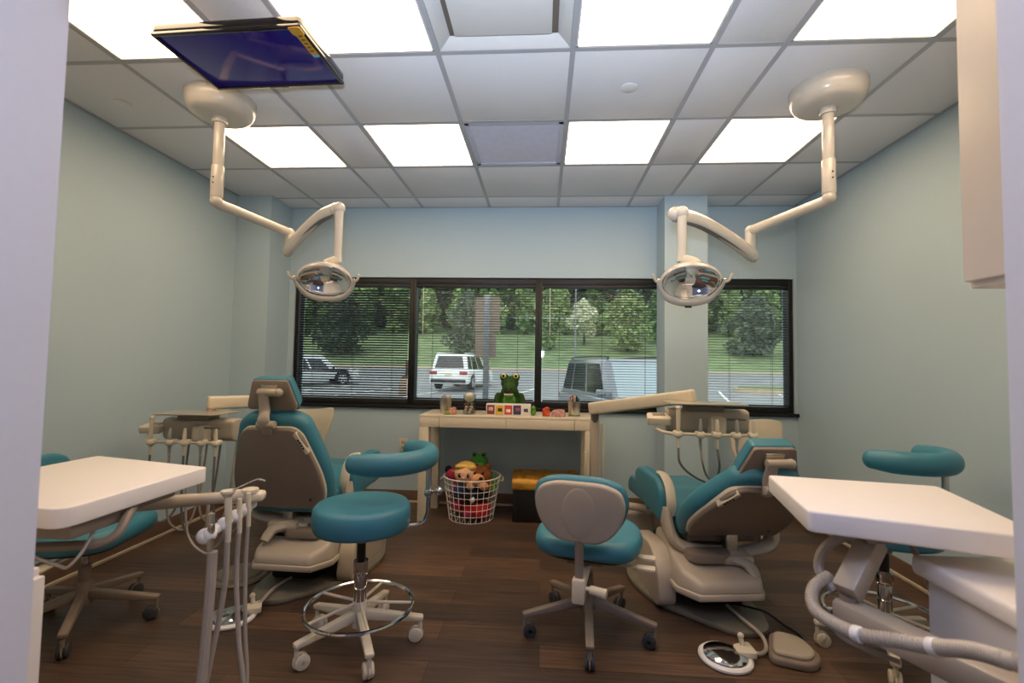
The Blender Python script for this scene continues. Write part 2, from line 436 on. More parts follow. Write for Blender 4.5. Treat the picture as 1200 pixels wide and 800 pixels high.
# ------------------------------------------------------------------ windows and blinds
wx = [WX0, -1.178, -.042, 1.07, WX1]
for i in range(4):
    a, b = wx[i], wx[i+1]
    f = MB(); y = YB+.07; zt = WZ1
    l = .035 if i == 0 else .03; r = .035 if i == 3 else .03
    f.box((a+l/2, y, (WZ0+zt)/2), (l, .1, zt-WZ0), .003); f.box((b-r/2, y, (WZ0+zt)/2), (r, .1, zt-WZ0), .003)
    f.box(((a+b)/2, y, WZ0+.03), (b-a-.002, .098, .06), .003); f.box(((a+b)/2, y, zt-.0275), (b-a-.002, .098, .055), .003)
    o = struct(f.build('window_%d' % (i+1), M['frame']))
    MB().box(((a+b)/2, YB+.105, (WZ0+zt)/2), (b-a-l-r+.02, .004, zt-WZ0-.1)).build('pane', M['glass'], o)
struct(MB().box(((WX0+WX1)/2, YB-.002, WZ0-.004), (WX1-WX0+.05, .05, .03), .004).build('window_sill', M['frame']))
bl = ['tightly tilted dark blind on the window at the far left', 'open dark blind on the window behind the white car and sign', 'open dark blind on the window right of the crocodile plush', 'open dark blind on the window right of the wall pillar']
for i in range(4):
    a, b = wx[i]+.038, wx[i+1]-.036; cx = (a+b)/2; Wd = b-a
    t = thing('window_blind', bl[i], 'window blind', (cx, YB+.028, WZ0+.06), 0, 'horizontal blinds in the windows')
    top = WZ1-.058-(WZ0+.06)
    MB().box((0, 0, top-.018), (Wd, .03, .03), .004).build('headrail', M['frame'], t)
    s = MB(); pitch = .0225; n = int((top-.06)/pitch)
    tilt = -31 if i == 0 else -9
    sec = [(-.0125, 0), (-.006, .0018), (0, .0024), (.006, .0018), (.0125, 0), (.006, .0012), (0, .0018), (-.006, .0012)]
    for q in range(n):
        s.prism(sec, -Wd/2+.004, Wd/2-.004, Mx=T(0, 0, .03+q*pitch) @ RX(tilt) @ YZ)
    s.build('slats', M['slat'], t)
    MB().box((0, 0, .012), (Wd-.006, .024, .012), .003).build('bottom_rail', M['frame'], t)
    s = MB()
    for x in (-.36, 0, .36):
        for yy in (-.0135, .0135): s.box((x*Wd/1.05*1.05, yy, top/2), (.0018, .0012, top-.03))
    s.build('ladder_cords', M['cord'], t)
    if i: MB().tube([(-Wd/2+.06, -.022, top-.03), (-Wd/2+.062, -.024, top-.45)], .003, n=6, k=1).build('tilt_wand', M['clear'] if 0 else M['white'], t)

# ------------------------------------------------------------------ outside
def gz(y):
    P = [(4.4, -.5), (11, -.42), (23, -.1), (40, .72), (46, 1.1), (85, 9.3), (120, 14)]
    for (a, za), (b, zb) in zip(P, P[1:]):
        if y <= b: return za+(zb-za)*(y-a)/(b-a)
    return P[-1][1]
def strip(name, ys, x0, x1, dz, m, th=.3):
    b = MB(); t = bmesh.new()
    A = [(t.verts.new((x0, y, gz(y)+dz)), t.verts.new((x1, y, gz(y)+dz)), t.verts.new((x1, y, gz(y)+dz-th)), t.verts.new((x0, y, gz(y)+dz-th))) for y in ys]
    for p, q in zip(A, A[1:]):
        for k in range(4): t.faces.new((p[k], p[(k+1) % 4], q[(k+1) % 4], q[k]))
    t.faces.new(A[0]); t.faces.new(A[-1][::-1])
    b._add(t); return struct(b.build(name, m, ang=60))
strip('parking_lot_ground', [4.4, 11, 17, 23, 31, 40], -60, 60, 0, M['asphalt'])
strip('curb_ground', [40, 40.3], -60, 60, .14, M['concrete'])
lawn = strip('lawn_ground', [40.3, 43, 46, 55, 65, 75, 85, 120], -110, 110, .12, M['grass'])
# painted stall lines
lm = MB()
for x in (-14.5, -11.5, -8.6, -5.7, -1.9, .9, 4.6, 7.4, 10.2):
    t = bmesh.new(); ys = [19, 21, 23, 25]
    A = [(t.verts.new((x+(y-19)*.28-.06, y, gz(y)+.012)), t.verts.new((x+(y-19)*.28+.06, y, gz(y)+.012))) for y in ys]
    for p, q in zip(A, A[1:]): t.faces.new((p[0], p[1], q[1], q[0]))
    lm._add(t)
struct(lm.build('parking_line_ground', M['line']))
# planted island on the right
isl = rpoly([(9.6, 24.3), (17, 23.2), (24, 23.6), (24, 28.5), (14, 28), (10.4, 26.6)], 1.2)
o = struct(MB().prism(isl, gz(25)-.3, gz(25)+.2).build('island_ground', M['concrete'])); 
MB().prism([(16.5+(x-16.5)*.965, 25.8+(y-25.8)*.93) for x, y in isl], gz(25)+.1, gz(25)+.25).build('island_grass', M['grass'], o)

def tree(x, y, h, rx, kind, label, seed, n=1500, trunk=.3, base=.25, cone=False, ls=.3, group='trees beyond the lot', bush=False):
    rnd = random.Random(seed); z0 = gz(y)+.1
    t = thing('bush' if bush else 'tree', label, 'bush' if bush else 'tree', (x, y, z0), 0, group)
    tk = MB(); tk.tube([(0, 0, -.2), (.05*h*.1, 0, h*.3), (0, .03, h*.6), (0, 0, h*.85)], [trunk*.5, trunk*.4, trunk*.28, trunk*.1], n=8)
    if not bush:
        for i in range(5):
            a = rnd.random()*6.28; zz = h*(.35+.1*i)
            tk.tube([(0, 0, zz), (math.cos(a)*rx*.35, math.sin(a)*rx*.35, zz+h*.08), (math.cos(a)*rx*.7, math.sin(a)*rx*.7, zz+h*.12)], [trunk*.2, trunk*.12, trunk*.05], n=5, k=3)
    tk.build('trunk', M['bark'], t)
    lf = bmesh.new()
    lumps = []
    for i in range(16):
        f = i/15; zz = h*(base+(1-base)*f*.95)
        rr = rx*((1-f*.92) if cone else math.sin(PI*min(1, .16+.8*f))**.6)
        a = rnd.random()*6.28; d = rnd.random()**.5*rr*.6
        lumps.append((math.cos(a)*d, math.sin(a)*d, zz, rr*.62+.15, h*.11+.1))
    for i in range(n):
        L = lumps[rnd.randrange(len(lumps))]
        v = Vector((rnd.gauss(0, 1), rnd.gauss(0, 1), rnd.gauss(0, 1))).normalized()*(.55+.5*rnd.random())
        p = Vector((L[0]+v.x*L[3], L[1]+v.y*L[3], L[2]+v.z*L[4]))
        if p.z < h*base*.5: p.z = h*base*.5+rnd.random()*.3
        q = Euler((rnd.random()*6.28, rnd.random()*6.28, rnd.random()*6.28)).to_matrix(); s = ls*(.6+.8*rnd.random())
        vs = [lf.verts.new(p+q @ Vector(c)*s) for c in ((-.5, -.3, 0), (.5, -.35, .05), (.55, .3, 0), (0, .55, .1), (-.5, .3, 0))]
        lf.faces.new(vs)
    b = MB(); me = bpy.data.meshes.new('tmp'); lf.to_mesh(me); lf.free(); b.bm.from_mesh(me); bpy.data.meshes.remove(me)
    b.build('foliage', M['bloom'] if kind == 'b' else M['leaf'][kind], t)
rnd = random.Random(4)
KN = ['dark green', 'mid green', 'light green', 'grey green']
# rows of woodland on the hillside
for row, (y0, sp, r0, hh) in enumerate(((66, 4.7, 1.85, (6, 9)), (70.7, 4.9, 1.9, (10, 13)), (75.4, 5.1, 2.0, (13, 16)), (80.3, 4.6, 1.8, (15, 18)), (84.8, 4.6, 1.8, (16, 19)))):
    for i in range(17):
        x = -40-row*1.2+(row % 2)*2.4+i*sp+rnd.uniform(-.2, .2); y = y0+rnd.uniform(-.2, .2); k = rnd.choice([[1, 2, 2, 3], [0, 1, 1, 3], [0, 1, 3, 0], [0, 0, 1], [0]][row])
        sz = ['shorter', 'tall', 'taller', 'very tall', 'tallest'][row]; wh = ['first', 'second', 'third', 'fourth', 'last'][row]
        tree(x, y, rnd.uniform(*hh), r0, k, '%s %s tree in the %s row of woodland on the bank' % (sz, KN[k], wh), 17*row+i, n=1500, ls=.5, trunk=.4, base=.06, group='%s %s woodland trees on the bank' % (sz, KN[k]))
tree(-8.3, 49, 6.6, 2.6, 3, 'spreading grey green tree on the lawn above the white car', 301, n=2600, ls=.3, base=.12, group='lawn trees')
tree(22.6, 52, 6.2, 3.1, 3, 'round dark tree on the lawn right of the pillar', 302, n=2800, ls=.3, base=.08, group='lawn trees')
tree(5.0, 58, 5.2, 1.9, 'b', 'bush with white blossom in the middle window', 303, n=1700, ls=.3, base=.3, group='lawn trees', bush=True)
tree(.8, 54, 7.5, 1.7, 2, 'light green slender tree right of the middle window post', 304, n=1700, ls=.3, base=.1, group='lawn trees')
tree(9.6, 54, 6.8, 3.0, 2, 'broad light green tree above the grey car', 305, n=2600, ls=.32, base=.08, group='lawn trees')
tree(15.2, 60, 7.2, 2.4, 1, 'mid green tree behind the pillar edge', 306, n=1500, ls=.36, base=.08, group='lawn trees')
tree(-22, 50, 6.0, 3.6, 0, 'dark green tree on the lawn seen through the left blind', 307, n=2400, ls=.34, base=.06, group='lawn trees')

# signs seen from behind
t = thing('parking_sign', 'pair of brown sign backs on a galvanised post outside the window', 'sign', (-.73, 6, gz(6)))
MB().box((0, .03, 1.3), (.075, .03, 2.6), .004).build('post', M['galv'], t)
pl = rpoly([(-.165, 0), (.165, 0), (.165, .45), (-.165, .45)], .03)
MB().prism(pl, -.004, .004, Mx=T(0, .052, 2.09-.45-gz(6)) @ XZ).build('sign_plate', M['signb'], t)
MB().prism([(x*.84, y*.72) for x, y in pl], -.004, .004, Mx=T(-.015, .052, 1.305-gz(6)) @ XZ).build('sign_plate', M['signb'], t)
b = MB()
for z in (1.42, 1.55, 1.72, 1.98): b.cyl((0, .01, z-gz(6)), (0, .02, z-gz(6)), .012)
b.build('bolts', M['galv'], t)
t = thing('utility_box', 'small brown box on a stand out in the lot seen through the left blind', 'utility box', (-5.9, 20, gz(20)))
MB().box((0, 0, .35), (.5, .4, .7), .03).build('box', M['signb'], t); MB().box((0, 0, .74), (.3, .3, .12), .03).build('cap', M['bark'], t); MB().cyl((.05, 0, .7), (.05, 0, 1.5), .07).build('post', M['bark'], t)
tag(MB().cyl((0, 0, 0), (0, 0, 9), .1, .06).tr(T(3.2, 47, gz(47))).build('light_pole', M['galv']), 'thin pale lamp post standing on the lawn', 'lamp post')

def car(label, loc, rz, paint, hgt=1.72, L=4.7, W=1.9, plate=True, clad=True):
    """heading +Y in local space"""
    t = thing('car', label, 'car', loc, rz)
    h = L/2; belt = hgt*.56; wb = L*.29
    # body side profile (y,z) with wheel arches
    def arch(c): return [(c+.42*math.cos(a), .34+.42*math.sin(a)) for a in [PI*(1-i/8) for i in range(9)]]
    prof = [(-h, .45), (-h+.06, .28)]+arch(-wb)+arch(wb)+[(h-.1, .26), (h, .42), (h-.02, .40*hgt), (h-.18, .495*hgt), (h*.5, belt-.02), (-h+.25, belt+.02), (-h+.02, belt-.08)]
    b = MB(); b.prism(prof, -W/2, W/2, Mx=YZ, bev=.07, seg=3)
    b.build('body', paint, t, ang=50)
    # cabin
    cb = MB(); ya, yb = -h+.12, h*.48; ra, rb = -h+.3, h*.14; wt = W*.405; wl = W/2-.04
    t_ = bmesh.new()
    lo = [(-wl, ya), (wl, ya), (wl, yb), (-wl, yb)]; hi = [(-wt, ra), (wt, ra), (wt, rb), (-wt, rb)]
    A = [t_.verts.new((x, y, belt-.04)) for x, y in lo]; B = [t_.verts.new((x, y, hgt)) for x, y in hi]
    t_.faces.new(A[::-1]); t_.faces.new(B)
    for i in range(4): t_.faces.new((A[i], A[(i+1) % 4], B[(i+1) % 4], B[i]))
    bmesh.ops.recalc_face_normals(t_, faces=t_.faces)
    cb._bev(t_, .09, 3); cb._add(t_); cb.build('cabin', paint, t, ang=50)
    # glazing: panels lying on the cabin faces
    def panel(name, P, m, off):
        q = bmesh.new(); P = [Vector(p) for p in P]; nrm = (P[1]-P[0]).cross(P[2]-P[0]).normalized()
        if nrm.dot(sum(P, Vector())/4-Vector((0, 0, hgt*.7))) < 0: nrm = -nrm
        a = [q.verts.new(p+nrm*off) for p in P]; b_ = [q.verts.new(p-nrm*.02) for p in P]
        q.faces.new(a); q.faces.new(b_[::-1])
        for i in range(4): q.faces.new((a[i], a[(i+1) % 4], b_[(i+1) % 4], b_[i]))
        MB()._add(q).build(name, m, t)
    def lerp(p, q, f): return tuple(a+(b-a)*f for a, b in zip(p, q))
    def on(i0, i1, u, v):  # face between bottom edge lo[i0]->lo[i1] and top
        a = lerp((*lo[i0], belt-.04), (*lo[i1], belt-.04), u); c_ = lerp((*hi[i0], hgt), (*hi[i1], hgt), u); return lerp(a, c_, v)
    panel('rear_window', [on(0, 1, .09, .16), on(0, 1, .91, .16), on(0, 1, .88, .86), on(0, 1, .12, .86)], M['carglass'], .012)
    panel('windscreen', [on(2, 3, .05, .08), on(2, 3, .95, .08), on(2, 3, .93, .9), on(2, 3, .07, .9)], M['windsh'], .012)
    for a, b2 in ((1, 2), (3, 0)):
        cuts = ((.04, .22), (.26, .53), (.57, .86)) if a == 1 else ((.14, .43), (.47, .74), (.78, .96))
        for u0, u1 in cuts: panel('side_window', [on(a, b2, u0, .12), on(a, b2, u1, .12), on(a, b2, u1, .86), on(a, b2, u0, .86)], M['carglass'], .012)
    for s in (-1, 1):
        for y in (-wb, wb):
            wq = MB().cyl((s*(W/2-.24), y, .34), (s*(W/2+.0), y, .34), .34, n=28, bev=.04).build('wheel', M['tyre'], t)
            rm = MB(); rm.cyl((s*(W/2-.05), y, .34), (s*(W/2+.008), y, .34), .08, n=14); rm.torus((0, 0, 0), .215, .02, 28, 6, Mx=T(s*(W/2+.0), y, .34) @ RY(90))
            for k in range(5): rm.beam((s*(W/2+.0), y, .34), (s*(W/2+.0), y+.21*math.sin(k*2*PI/5), .34+.21*math.cos(k*2*PI/5)), .02, .05, .006)
            rm.build('rim', M['rim'], wq)
        MB().box((s*(W/2+.1), h*.34, belt+.1), (.2, .1, .15), .04).build('side_mirror', M['blackp'] if paint is not M['carg'] else paint, t)
        MB().box((s*(W/2-.2), -h+.02, belt-.14), (.38, .1, .15), .03).build('tail_lamp', M['tail'], t)
        MB().box((s*(W/2-.28), h-.1, .8), (.46, .16, .15), .04).build('head_lamp', M['head'], t)
        MB().tube([(s*(wt-.08), ra+.1, hgt-.02), (s*(wt-.08), ra+.2, hgt+.05), (s*(wt-.08), rb-.2, hgt+.05), (s*(wt-.08), rb-.08, hgt-.02)], .02, n=6).build('roof_rail', M['blackp'] if paint is M['carg'] else paint, t)
        for y in (-.45, .5): MB().box((s*(W/2+.005), y, belt-.1), (.03, .16, .03), .01).build('door_handle', paint, t)
    MB().box((0, -h+.03, .44), (W-.16, .12, .16), .04).build('rear_bumper', M['blackp'], t)
    MB().box((0, h-.03, .48), (W-.4, .1, .2), .04).build('grille', M['blackp'], t)
    MB().box((0, -h-.006, .76), (.34, .02, .14), .005).build('licence_plate', M['plate'], t)
    return t
car('white sport utility car seen from behind in the lot', (-4.05, 24.0, gz(24)), -9, M['carw'], 1.7, 4.6, 1.9)
car('dark grey sport utility car parked close to the window', (1.98, 10.5, gz(10.5)), 195, M['carg'], 1.8, 4.8, 1.95)
car('silver hatchback seen through the leftmost blind', (-12.2, 24.5, gz(24)), -52, M['cars'], 1.5, 4.3, 1.78)
M['traysteel'] = mat('satin_tray_steel', 'dcd2c0', .34, metal=.85, var=.03)
# ------------------------------------------------------------------ television on the ceiling
t = thing('television', 'flat television with dark violet screen hung face down under the ceiling', 'television', (-1.248, 1.873, 2.512), -2)
op = rpoly([(-.312, -.188), (.312, -.188), (.312, .188), (-.312, .188)], .02)
b = MB(); b.prism(op, .004, .036, bev=.006, seg=2); b.build('back_case', M['gblack'], t)
b = MB()
for s in (-1, 1):
    b.box((s*.304, 0, -.002), (.016, .376, .018), .006); b.box((0, s*.18, -.002), (.624, .016, .018), .006)
b.build('bezel', M['gblack'], t)
MB().box((0, 0, .001), (.596, .348, .008), .001).build('screen', M['screen'], t)
MB().box((0, .184, -.012), (.09, .008, .004), .001).build('emblem', M['chrome'], t)
b = MB(); b.box((0, .06, .07), (.14, .14, .075), .01); b.box((0, .06, .11), (.2, .2, .014), .004); b.build('ceiling_mount', M['taupe'], t)
st = MB(); st.prism(rpoly([(-.014, -.085), (.014, -.085), (.016, .04), (.026, .052), (.026, .09), (-.022, .09), (-.022, .05), (-.014, .04)], .006), -.0135, -.0115, Mx=T(.288, -.1, 0) @ RZ(180)); M['sticker'] = mat('gold_sticker', 'b98a24', .45, var=.1, scale=60)
so = st.build('sticker', M['sticker'], t)
M['stmark'] = mat('sticker_print', '5c4a1c', .5); M['stblue'] = mat('sticker_blue', '4aa0c4', .5)
b = MB()
for i in range(5): b.box((.288, -.142+i*.022, -.0142), (.016, .009, .001))
b.build('printed_marks', M['stmark'], so); MB().box((.288, -.023, -.0142), (.022, .016, .001)).build('blue_mark', M['stblue'], so)

# ------------------------------------------------------------------ dental lights on the ceiling
def dental_light(label, can, elbow_z, end, low, hi, head, aim, side):
    """can = ceiling point (x,y); horizontal arm to end; drop to low; spring arm to hi; yoke down to head"""
    t = thing('dental_light', label, 'dental light', (can[0], can[1], H), 0, 'dental lights on ceiling arms')
    cx, cy = can
    MB().lathe([(0, -.105), (.10, -.105), (.128, -.10), (.15, -.088), (.165, -.06), (.17, -.03), (.17, 0), (0, 0)], 40).build('canopy', M['lamp_white'], t)
    p = MB(); p.lathe([(0, -.135), (.036, -.135), (.038, -.125), (.038, -.1), (0, -.1)], 24).build('collar', M['lamp_white'], t)
    ez = elbow_z-H
    p = MB(); p.cyl((0, 0, -.1), (0, 0, ez+.16), .0265, n=24, bev=.003); p.cyl((0, 0, ez+.2), (0, 0, ez+.03), .031, n=24, bev=.004); p.build('pole', M['lamp_white'], t)
    q = MB()
    for z in (.1, .13): q.cyl((0, -.03, ez+z), (0, -.034, ez+z), .004, n=8)
    q.build('screws', M['blackp'], t)
    E = Vector(end); K = Vector((cx, cy, elbow_z)); d = (E-K).normalized()
    a = MB(); a.tube([K+Vector((0, 0, .05)), K+Vector((0, 0, .012)), K+d*.03, K+d*.1, K+d*((E-K).length*.6), E-d*.02], .027, n=16, k=5); a.ell(K+Vector((0, 0, .01)), (.031, .031, .031)); a.build('swing_arm', M['lamp_white'], t, world=True)
    Lo = Vector(low)
    a = MB(); a.ell(E, (.03, .03, .03)); a.cyl(E+Vector((0, 0, .01)), Vector((E.x, E.y, Lo.z)), .028, n=20, bev=.003); a.ell(Vector((E.x, E.y, Lo.z)), (.034, .034, .034)); a.build('knuckle', M['lamp_white'], t, world=True)
    Lo = Vector((E.x, E.y, Lo.z)); Hi = Vector(hi); m1 = Lo.lerp(Hi, .35)+Vector((0, 0, .03)); m2 = Lo.lerp(Hi, .7)+Vector((0, 0, .035))
    a = MB(); a.tube([Lo-(Hi-Lo)*.05, Lo, m1, m2, Hi], [.036, .04, .037, .034, .036], n=18, k=6, sec=(.78, 1.12), up=(0, 0, 1)); a.ell(Hi, (.036, .036, .036))
    a.build('spring_arm', M['lamp_white'], t, world=True)
    a = MB(); dn = Vector((0, 0, -.035)); a.tube([Lo-(Hi-Lo)*.04+dn, Lo+dn, m1+dn, m2+dn, Hi+dn*.95], .012, n=8, k=6, sec=(1.6, .5), up=(0, 0, 1)); a.build('spring_cover', M['darkhose'], t, world=True)
    Hd = Vector(head); yk = Vector((Hi.x+side*.03, Hi.y-.02, Hi.z))
    a = MB(); a.ell(yk, (.034, .034, .034)); a.tube([Hi, yk-Vector((0, 0, .004)), yk-Vector((0, 0, .05)), Vector((yk.x, yk.y, Hd.z+.16)), Vector((yk.x, yk.y, Hd.z+.1))], [.028, .027, .024, .022, .026], n=14, k=5)
    a.build('yoke_tube', M['lamp_white'], t, world=True)
    # lamp head: rounded shell around a faceted mirror, aimed down and towards the viewer
    hm = T(*Hd) @ RZ(aim[0]) @ RX(aim[1])      # local -z is the light direction
    h = MB(); h.lathe([(0, .075), (.05, .07), (.09, .055), (.118, .025), (.126, 0), (.12, -.012), (.108, -.012), (.112, 0), (.1, .025), (.07, .045), (0, .055)], 40, Mx=Matrix.Diagonal((1.2, .86, 1, 1)))
    h.tr(hm); ho = h.build('head_shell', M['lamp_white'], t, world=True)
    r = MB(); r.lathe([(0, .05), (.03, .048), (.055, .04), (.0555, .036), (.085, .024), (.0855, .018), (.113, -.01), (.118, -.014), (.115, -.0165), (.105, -.004), (.06, .028), (0, .044)], 40, Mx=Matrix.Diagonal((1.2, .86, 1, 1))); r.tr(hm)
    r.build('reflector', M['mirror'], ho, world=True)
    r = MB(); r.box((0, 0, .006), (.05, .034, .02), .006); r.cyl((-.012, 0, -.012), (.012, 0, -.012), .008); r.cyl((0, .0, .02), (0, .0, .045), .012); r.tr(hm)
    r.build('bulb_holder', M['cream'], ho, world=True)
    # bracket from yoke tube to the shell and the front handle bow
    a = MB(); a.tube([Vector((yk.x, yk.y, Hd.z+.115)), Hd+Vector((side*.02, .0, .085)), hm @ Vector((0, -.03, .06))], [.027, .034, .045], n=14, k=5)
    a.build('head_bracket', M['cream'], t, world=True)
    hb = MB(); hb.tube([(-.16, -.02, -.01), (-.152, .02, -.018), (-.1, .09, -.03), (0, .115, -.034), (.1, .09, -.03), (.152, .02, -.018), (.16, -.02, -.01)], [.007, .010, .017, .02, .017, .010, .007], n=12, k=6, sec=(1.0, .7), up=(0, 0, 1)); hb.tr(hm)
    hbo = hb.build('handle_bow', M['lamp_white'], t, world=True)
    s_ = MB(); s_.box((0, .124, -.052), (.034, .006, .012), .002); s_.tr(hm); s_.build('switch', M['blackp'], hbo, world=True)
    e = MB()
    for s in (-1, 1): e.tube([(s*.158, -.0, -.012), (s*.178, -.02, -.022), (s*.19, -.05, -.01)], .007, n=8)
    e.tr(hm); e.build('handle_tips', M['cream'], t, world=True)
    return t
dental_light('left dental light hanging in front of the left end of the window', (-1.752, 2.36), 2.062, (-1.60, 2.82, 2.03), (-1.6, 2.82, 1.93), (-1.205, 2.6, 2.105), (-1.235, 2.56, 1.69), (14, -46), 1)
dental_light('right dental light hanging in front of the wall pillar', (1.40, 2.38), 2.066, (1.235, 2.88, 2.055), (1.235, 2.88, 1.915), (.672, 2.45, 2.02), (.742, 2.42, 1.665), (-4, -46), 1)

# ------------------------------------------------------------------ dental chairs
def dental_chair(label, loc, rz, m, zp, py, th, headoff, hth, seatlen, hx, zh, cw, da):
    """m = +1/-1: side of the tall pod.  zp = back pivot height, py = its y, th = recline"""
    t = thing('dental_chair', label, 'dental chair', loc, rz, 'teal dental chairs')
    f = lambda P: [(m*x, y) for x, y in P]
    pl = f(rpoly([(-.11, -.3), (-.05, -.43), (.10, -.44), (.40, -.12), (.45, .16), (.34, .52), (-.1, .55), (-.13, .2)], .1))
    MB().prism(pl, .0, .03, bev=.01, seg=2).build('floor_plate', M['greyplate'], t)
    MB().prism(f(rpoly([(hx-.16, -.2), (hx+.12, -.2), (hx+.14, .4), (hx-.16, .4)], .06)), .03, zp-.16, bev=.012).build('pedestal', M['blackp'], t)
    # lift cover: wedge hood with a lip towards the viewer
    hood = f([(x+hx, y) for x, y in ((-.15, -.36), (.16, -.37), (.235, -.27), (.225, .12), (-.20, .12), (-.18, -.31))])
    b = MB(); tmp = bmesh.new()
    def ztop(y): return zh-.235+(y+.37)*.4 if y < -.1 else zh-.115
    zl = zh-.29
    A = [tmp.verts.new((x, y, zl+.0)) for x, y in hood]; B = [tmp.verts.new((x*.93, y*.97, ztop(y))) for x, y in hood]
    tmp.faces.new(A[::-1]); tmp.faces.new(B)
    for i in range(6): tmp.faces.new((A[i], A[(i+1) % 6], B[(i+1) % 6], B[i]))
    bmesh.ops.recalc_face_normals(tmp, faces=tmp.faces); b._bev(tmp, .022, 3); b._add(tmp)
    lc = b.build('lift_cover', M['beige'], t)
    MB().prism([(x*1.02, y*1.015) for x, y in hood], zl-.018, zl+.012, bev=.008).build('lip', M['beige'], lc)
    MB().prism(rpoly([(m*(hx+.04)-.1, -.25), (m*(hx+.04)+.1, -.25), (m*(hx+.04)+.12, -.14), (m*(hx+.04)-.12, -.14)], .05), ztop(-.22)-.01, ztop(-.16)+.012, bev=.01).build('recess_trim', M['taupe'], lc)
    # tall side pod
    pod = rpoly([(-.20, .02), (.30, .02), (.34, .12), (.25, .27), (-.06, .295), (-.17, .20)], .07)
    MB().prism(pod, -.045, .045, Mx=T(m*.345, -.02, .0) @ YZ, bev=.02, seg=3).build('side_pod', M['beige'], t)
    # pump arm under the back
    a = MB(); a.tube([(-m*.06, -.30, zp-.16), (-m*.04, -.25, zp-.115), (m*.04, -.2, zp-.1), (m*.1, -.16, zp-.115)], [.022, .03, .035, .03], n=12, sec=(1.2, .8), up=(0, 0, 1)); a.box((0, -.17, zp-.1), (.17, .16, .05), .02)
    a.build('recline_bracket', M['beige'], t)
    MB().box((.0, -.16, zp-.04), (.06, .05, .1), .008).build('hinge', M['steel'], t)
    # U yoke with the two armrest posts
    u = MB(); u.tube([(-.285, -.02, zp+.10), (-.285, -.04, zp+.02), (-.25, -.09, zp-.07), (-.12, -.12, zp-.10), (0, -.12, zp-.105), (.12, -.12, zp-.10), (.25, -.09, zp-.07), (.285, -.04, zp+.02), (.285, -.02, zp+.10)], .05, n=12, k=5, sec=(.62, 1.0), up=(0, 1, .01))
    u.build('yoke', M['beige'], t)
    for s in (-1, 1):
        za = zp; zp = zp+da; ar = MB(); prof = rpoly([(-.04, zp+.02), (.40, zp+.05), (.42, zp+.2), (.34, zp+.245), (.02, zp+.245), (-.05, zp+.18)], [.03, .03, .06, .05, .09, .06])
        ar.prism(prof, -.036, .036, Mx=T(s*.292, .0, 0) @ YZ, bev=.02, seg=3); ao = ar.build('armrest', M['teal'], t)
        e = MB(); e.tube([(s*.27, -.05, zp+.06), (s*.27, -.066, zp+.13), (s*.272, -.035, zp+.215), (s*.276, .03, zp+.256), (s*.28, .10, zp+.258)], [.03, .031, .03, .028, .02], n=12, k=6, sec=(.9, .35), up=(0, 0.6, -1))
        e.build('cream_end_trim', M['cream'], ao); zp = za
    # seat and leg rest
    z0 = zp
    prof = rpoly([(-.12, z0-.02), (.45, z0-.03), (seatlen, z0-.07), (seatlen+.02, z0+.0), (seatlen-.05, z0+.06), (.5, z0+.075), (.36, z0+.1), (.12, z0+.075), (-.12, z0+.07)], [.03, .03, .03, .04, .05, .1, .1, .1, .03])
    tmpb = MB(); tmpb.prism(prof, -.245, .245, Mx=YZ, bev=.035, seg=4)
    for v in tmpb.bm.verts:
        if v.co.y > .45: v.co.x *= 1-.14*(v.co.y-.45)/.5
    tmpb.build('seat', M['teal'], t, ang=50)
    MB().prism(rpoly([(-.1, z0-.06), (.7, z0-.07), (.7, z0-.03), (-.1, z0-.015)], .01), -.2, .2, Mx=YZ, bev=.008).build('seat_pan', M['taupe'], t)
    # back assembly, frame: u = x, v = up the back, n = towards the patient
    Bm = T(0, py, zp) @ RX(th) @ Matrix(((1, 0, 0, 0), (0, 0, 1, 0), (0, 1, 0, 0), (0, 0, 0, 1)))   # (u,v,n)->(x, y=n, z=v)
    cush = rpoly([(x*(cw if y > .4 else 1), y) for x, y in ((-.255, -.06), (.255, -.06), (.275, .1), (.262, .25), (.185, .5), (.12, .54), (-.12, .54), (-.185, .5), (-.262, .25), (-.275, .1))], [.07, .07, .1, .1, .1, .05, .05, .1, .1, .1])
    k = MB(); k.prism(cush, .022, .125, Mx=Bm, bev=.04, seg=4); bc = k.build('backrest', M['teal'], t, ang=50)
    shell = rpoly([(-.225, .0), (.225, .0), (.25, .1), (.238, .22), (.165, .44), (.125, .475), (-.125, .475), (-.165, .44), (-.238, .22), (-.25, .1)], [.02, .02, .06, .1, .05, .04, .04, .05, .1, .06])
    k = MB(); k.prism([(x*1.02, .237+(y-.237)*1.02) for x, y in shell], .012, .036, Mx=Bm, bev=.008); k.build('shell_rim', M['cream'], bc)
    k = MB(); k.prism(shell, -.006, .024, Mx=Bm, bev=.01, seg=3); sh = k.build('back_shell', M['taupe'], t)
    # control strip on the inner upper edge
    cs = MB(); sgn = m
    strip_ = rpoly([(sgn*.126, .447), (sgn*.143, .463), (sgn*.2, .345), (sgn*.182, .335)], .008)
    cs.prism(strip_, -.012, .016, Mx=Bm, bev=.003); co = cs.build('control_strip', M['cream'], sh)
    for i in range(4):
        fx = .3+i*.13; MB().cyl(Bm @ Vector((sgn*(.136+fx*.055), .452-fx*.115, -.008)), Bm @ Vector((sgn*(.136+fx*.055), .452-fx*.115, -.0155)), .0055, n=10).build('button', M['blackp'], co)
    k = MB(); k.cyl(Bm @ Vector((-sgn*.0+.17, .06, -.008)), Bm @ Vector((.17, .06, -.006)), .008, n=10); k.build('screw_cap', M['blackp'], sh)
    # headrest
    top = Bm @ Vector((0, .52, .05))
    Hm = T(top.x, top.y+headoff[0], top.z+headoff[1]) @ RX(hth) @ Matrix(((1, 0, 0, 0), (0, 0, 1, 0), (0, 1, 0, 0), (0, 0, 0, 1)))
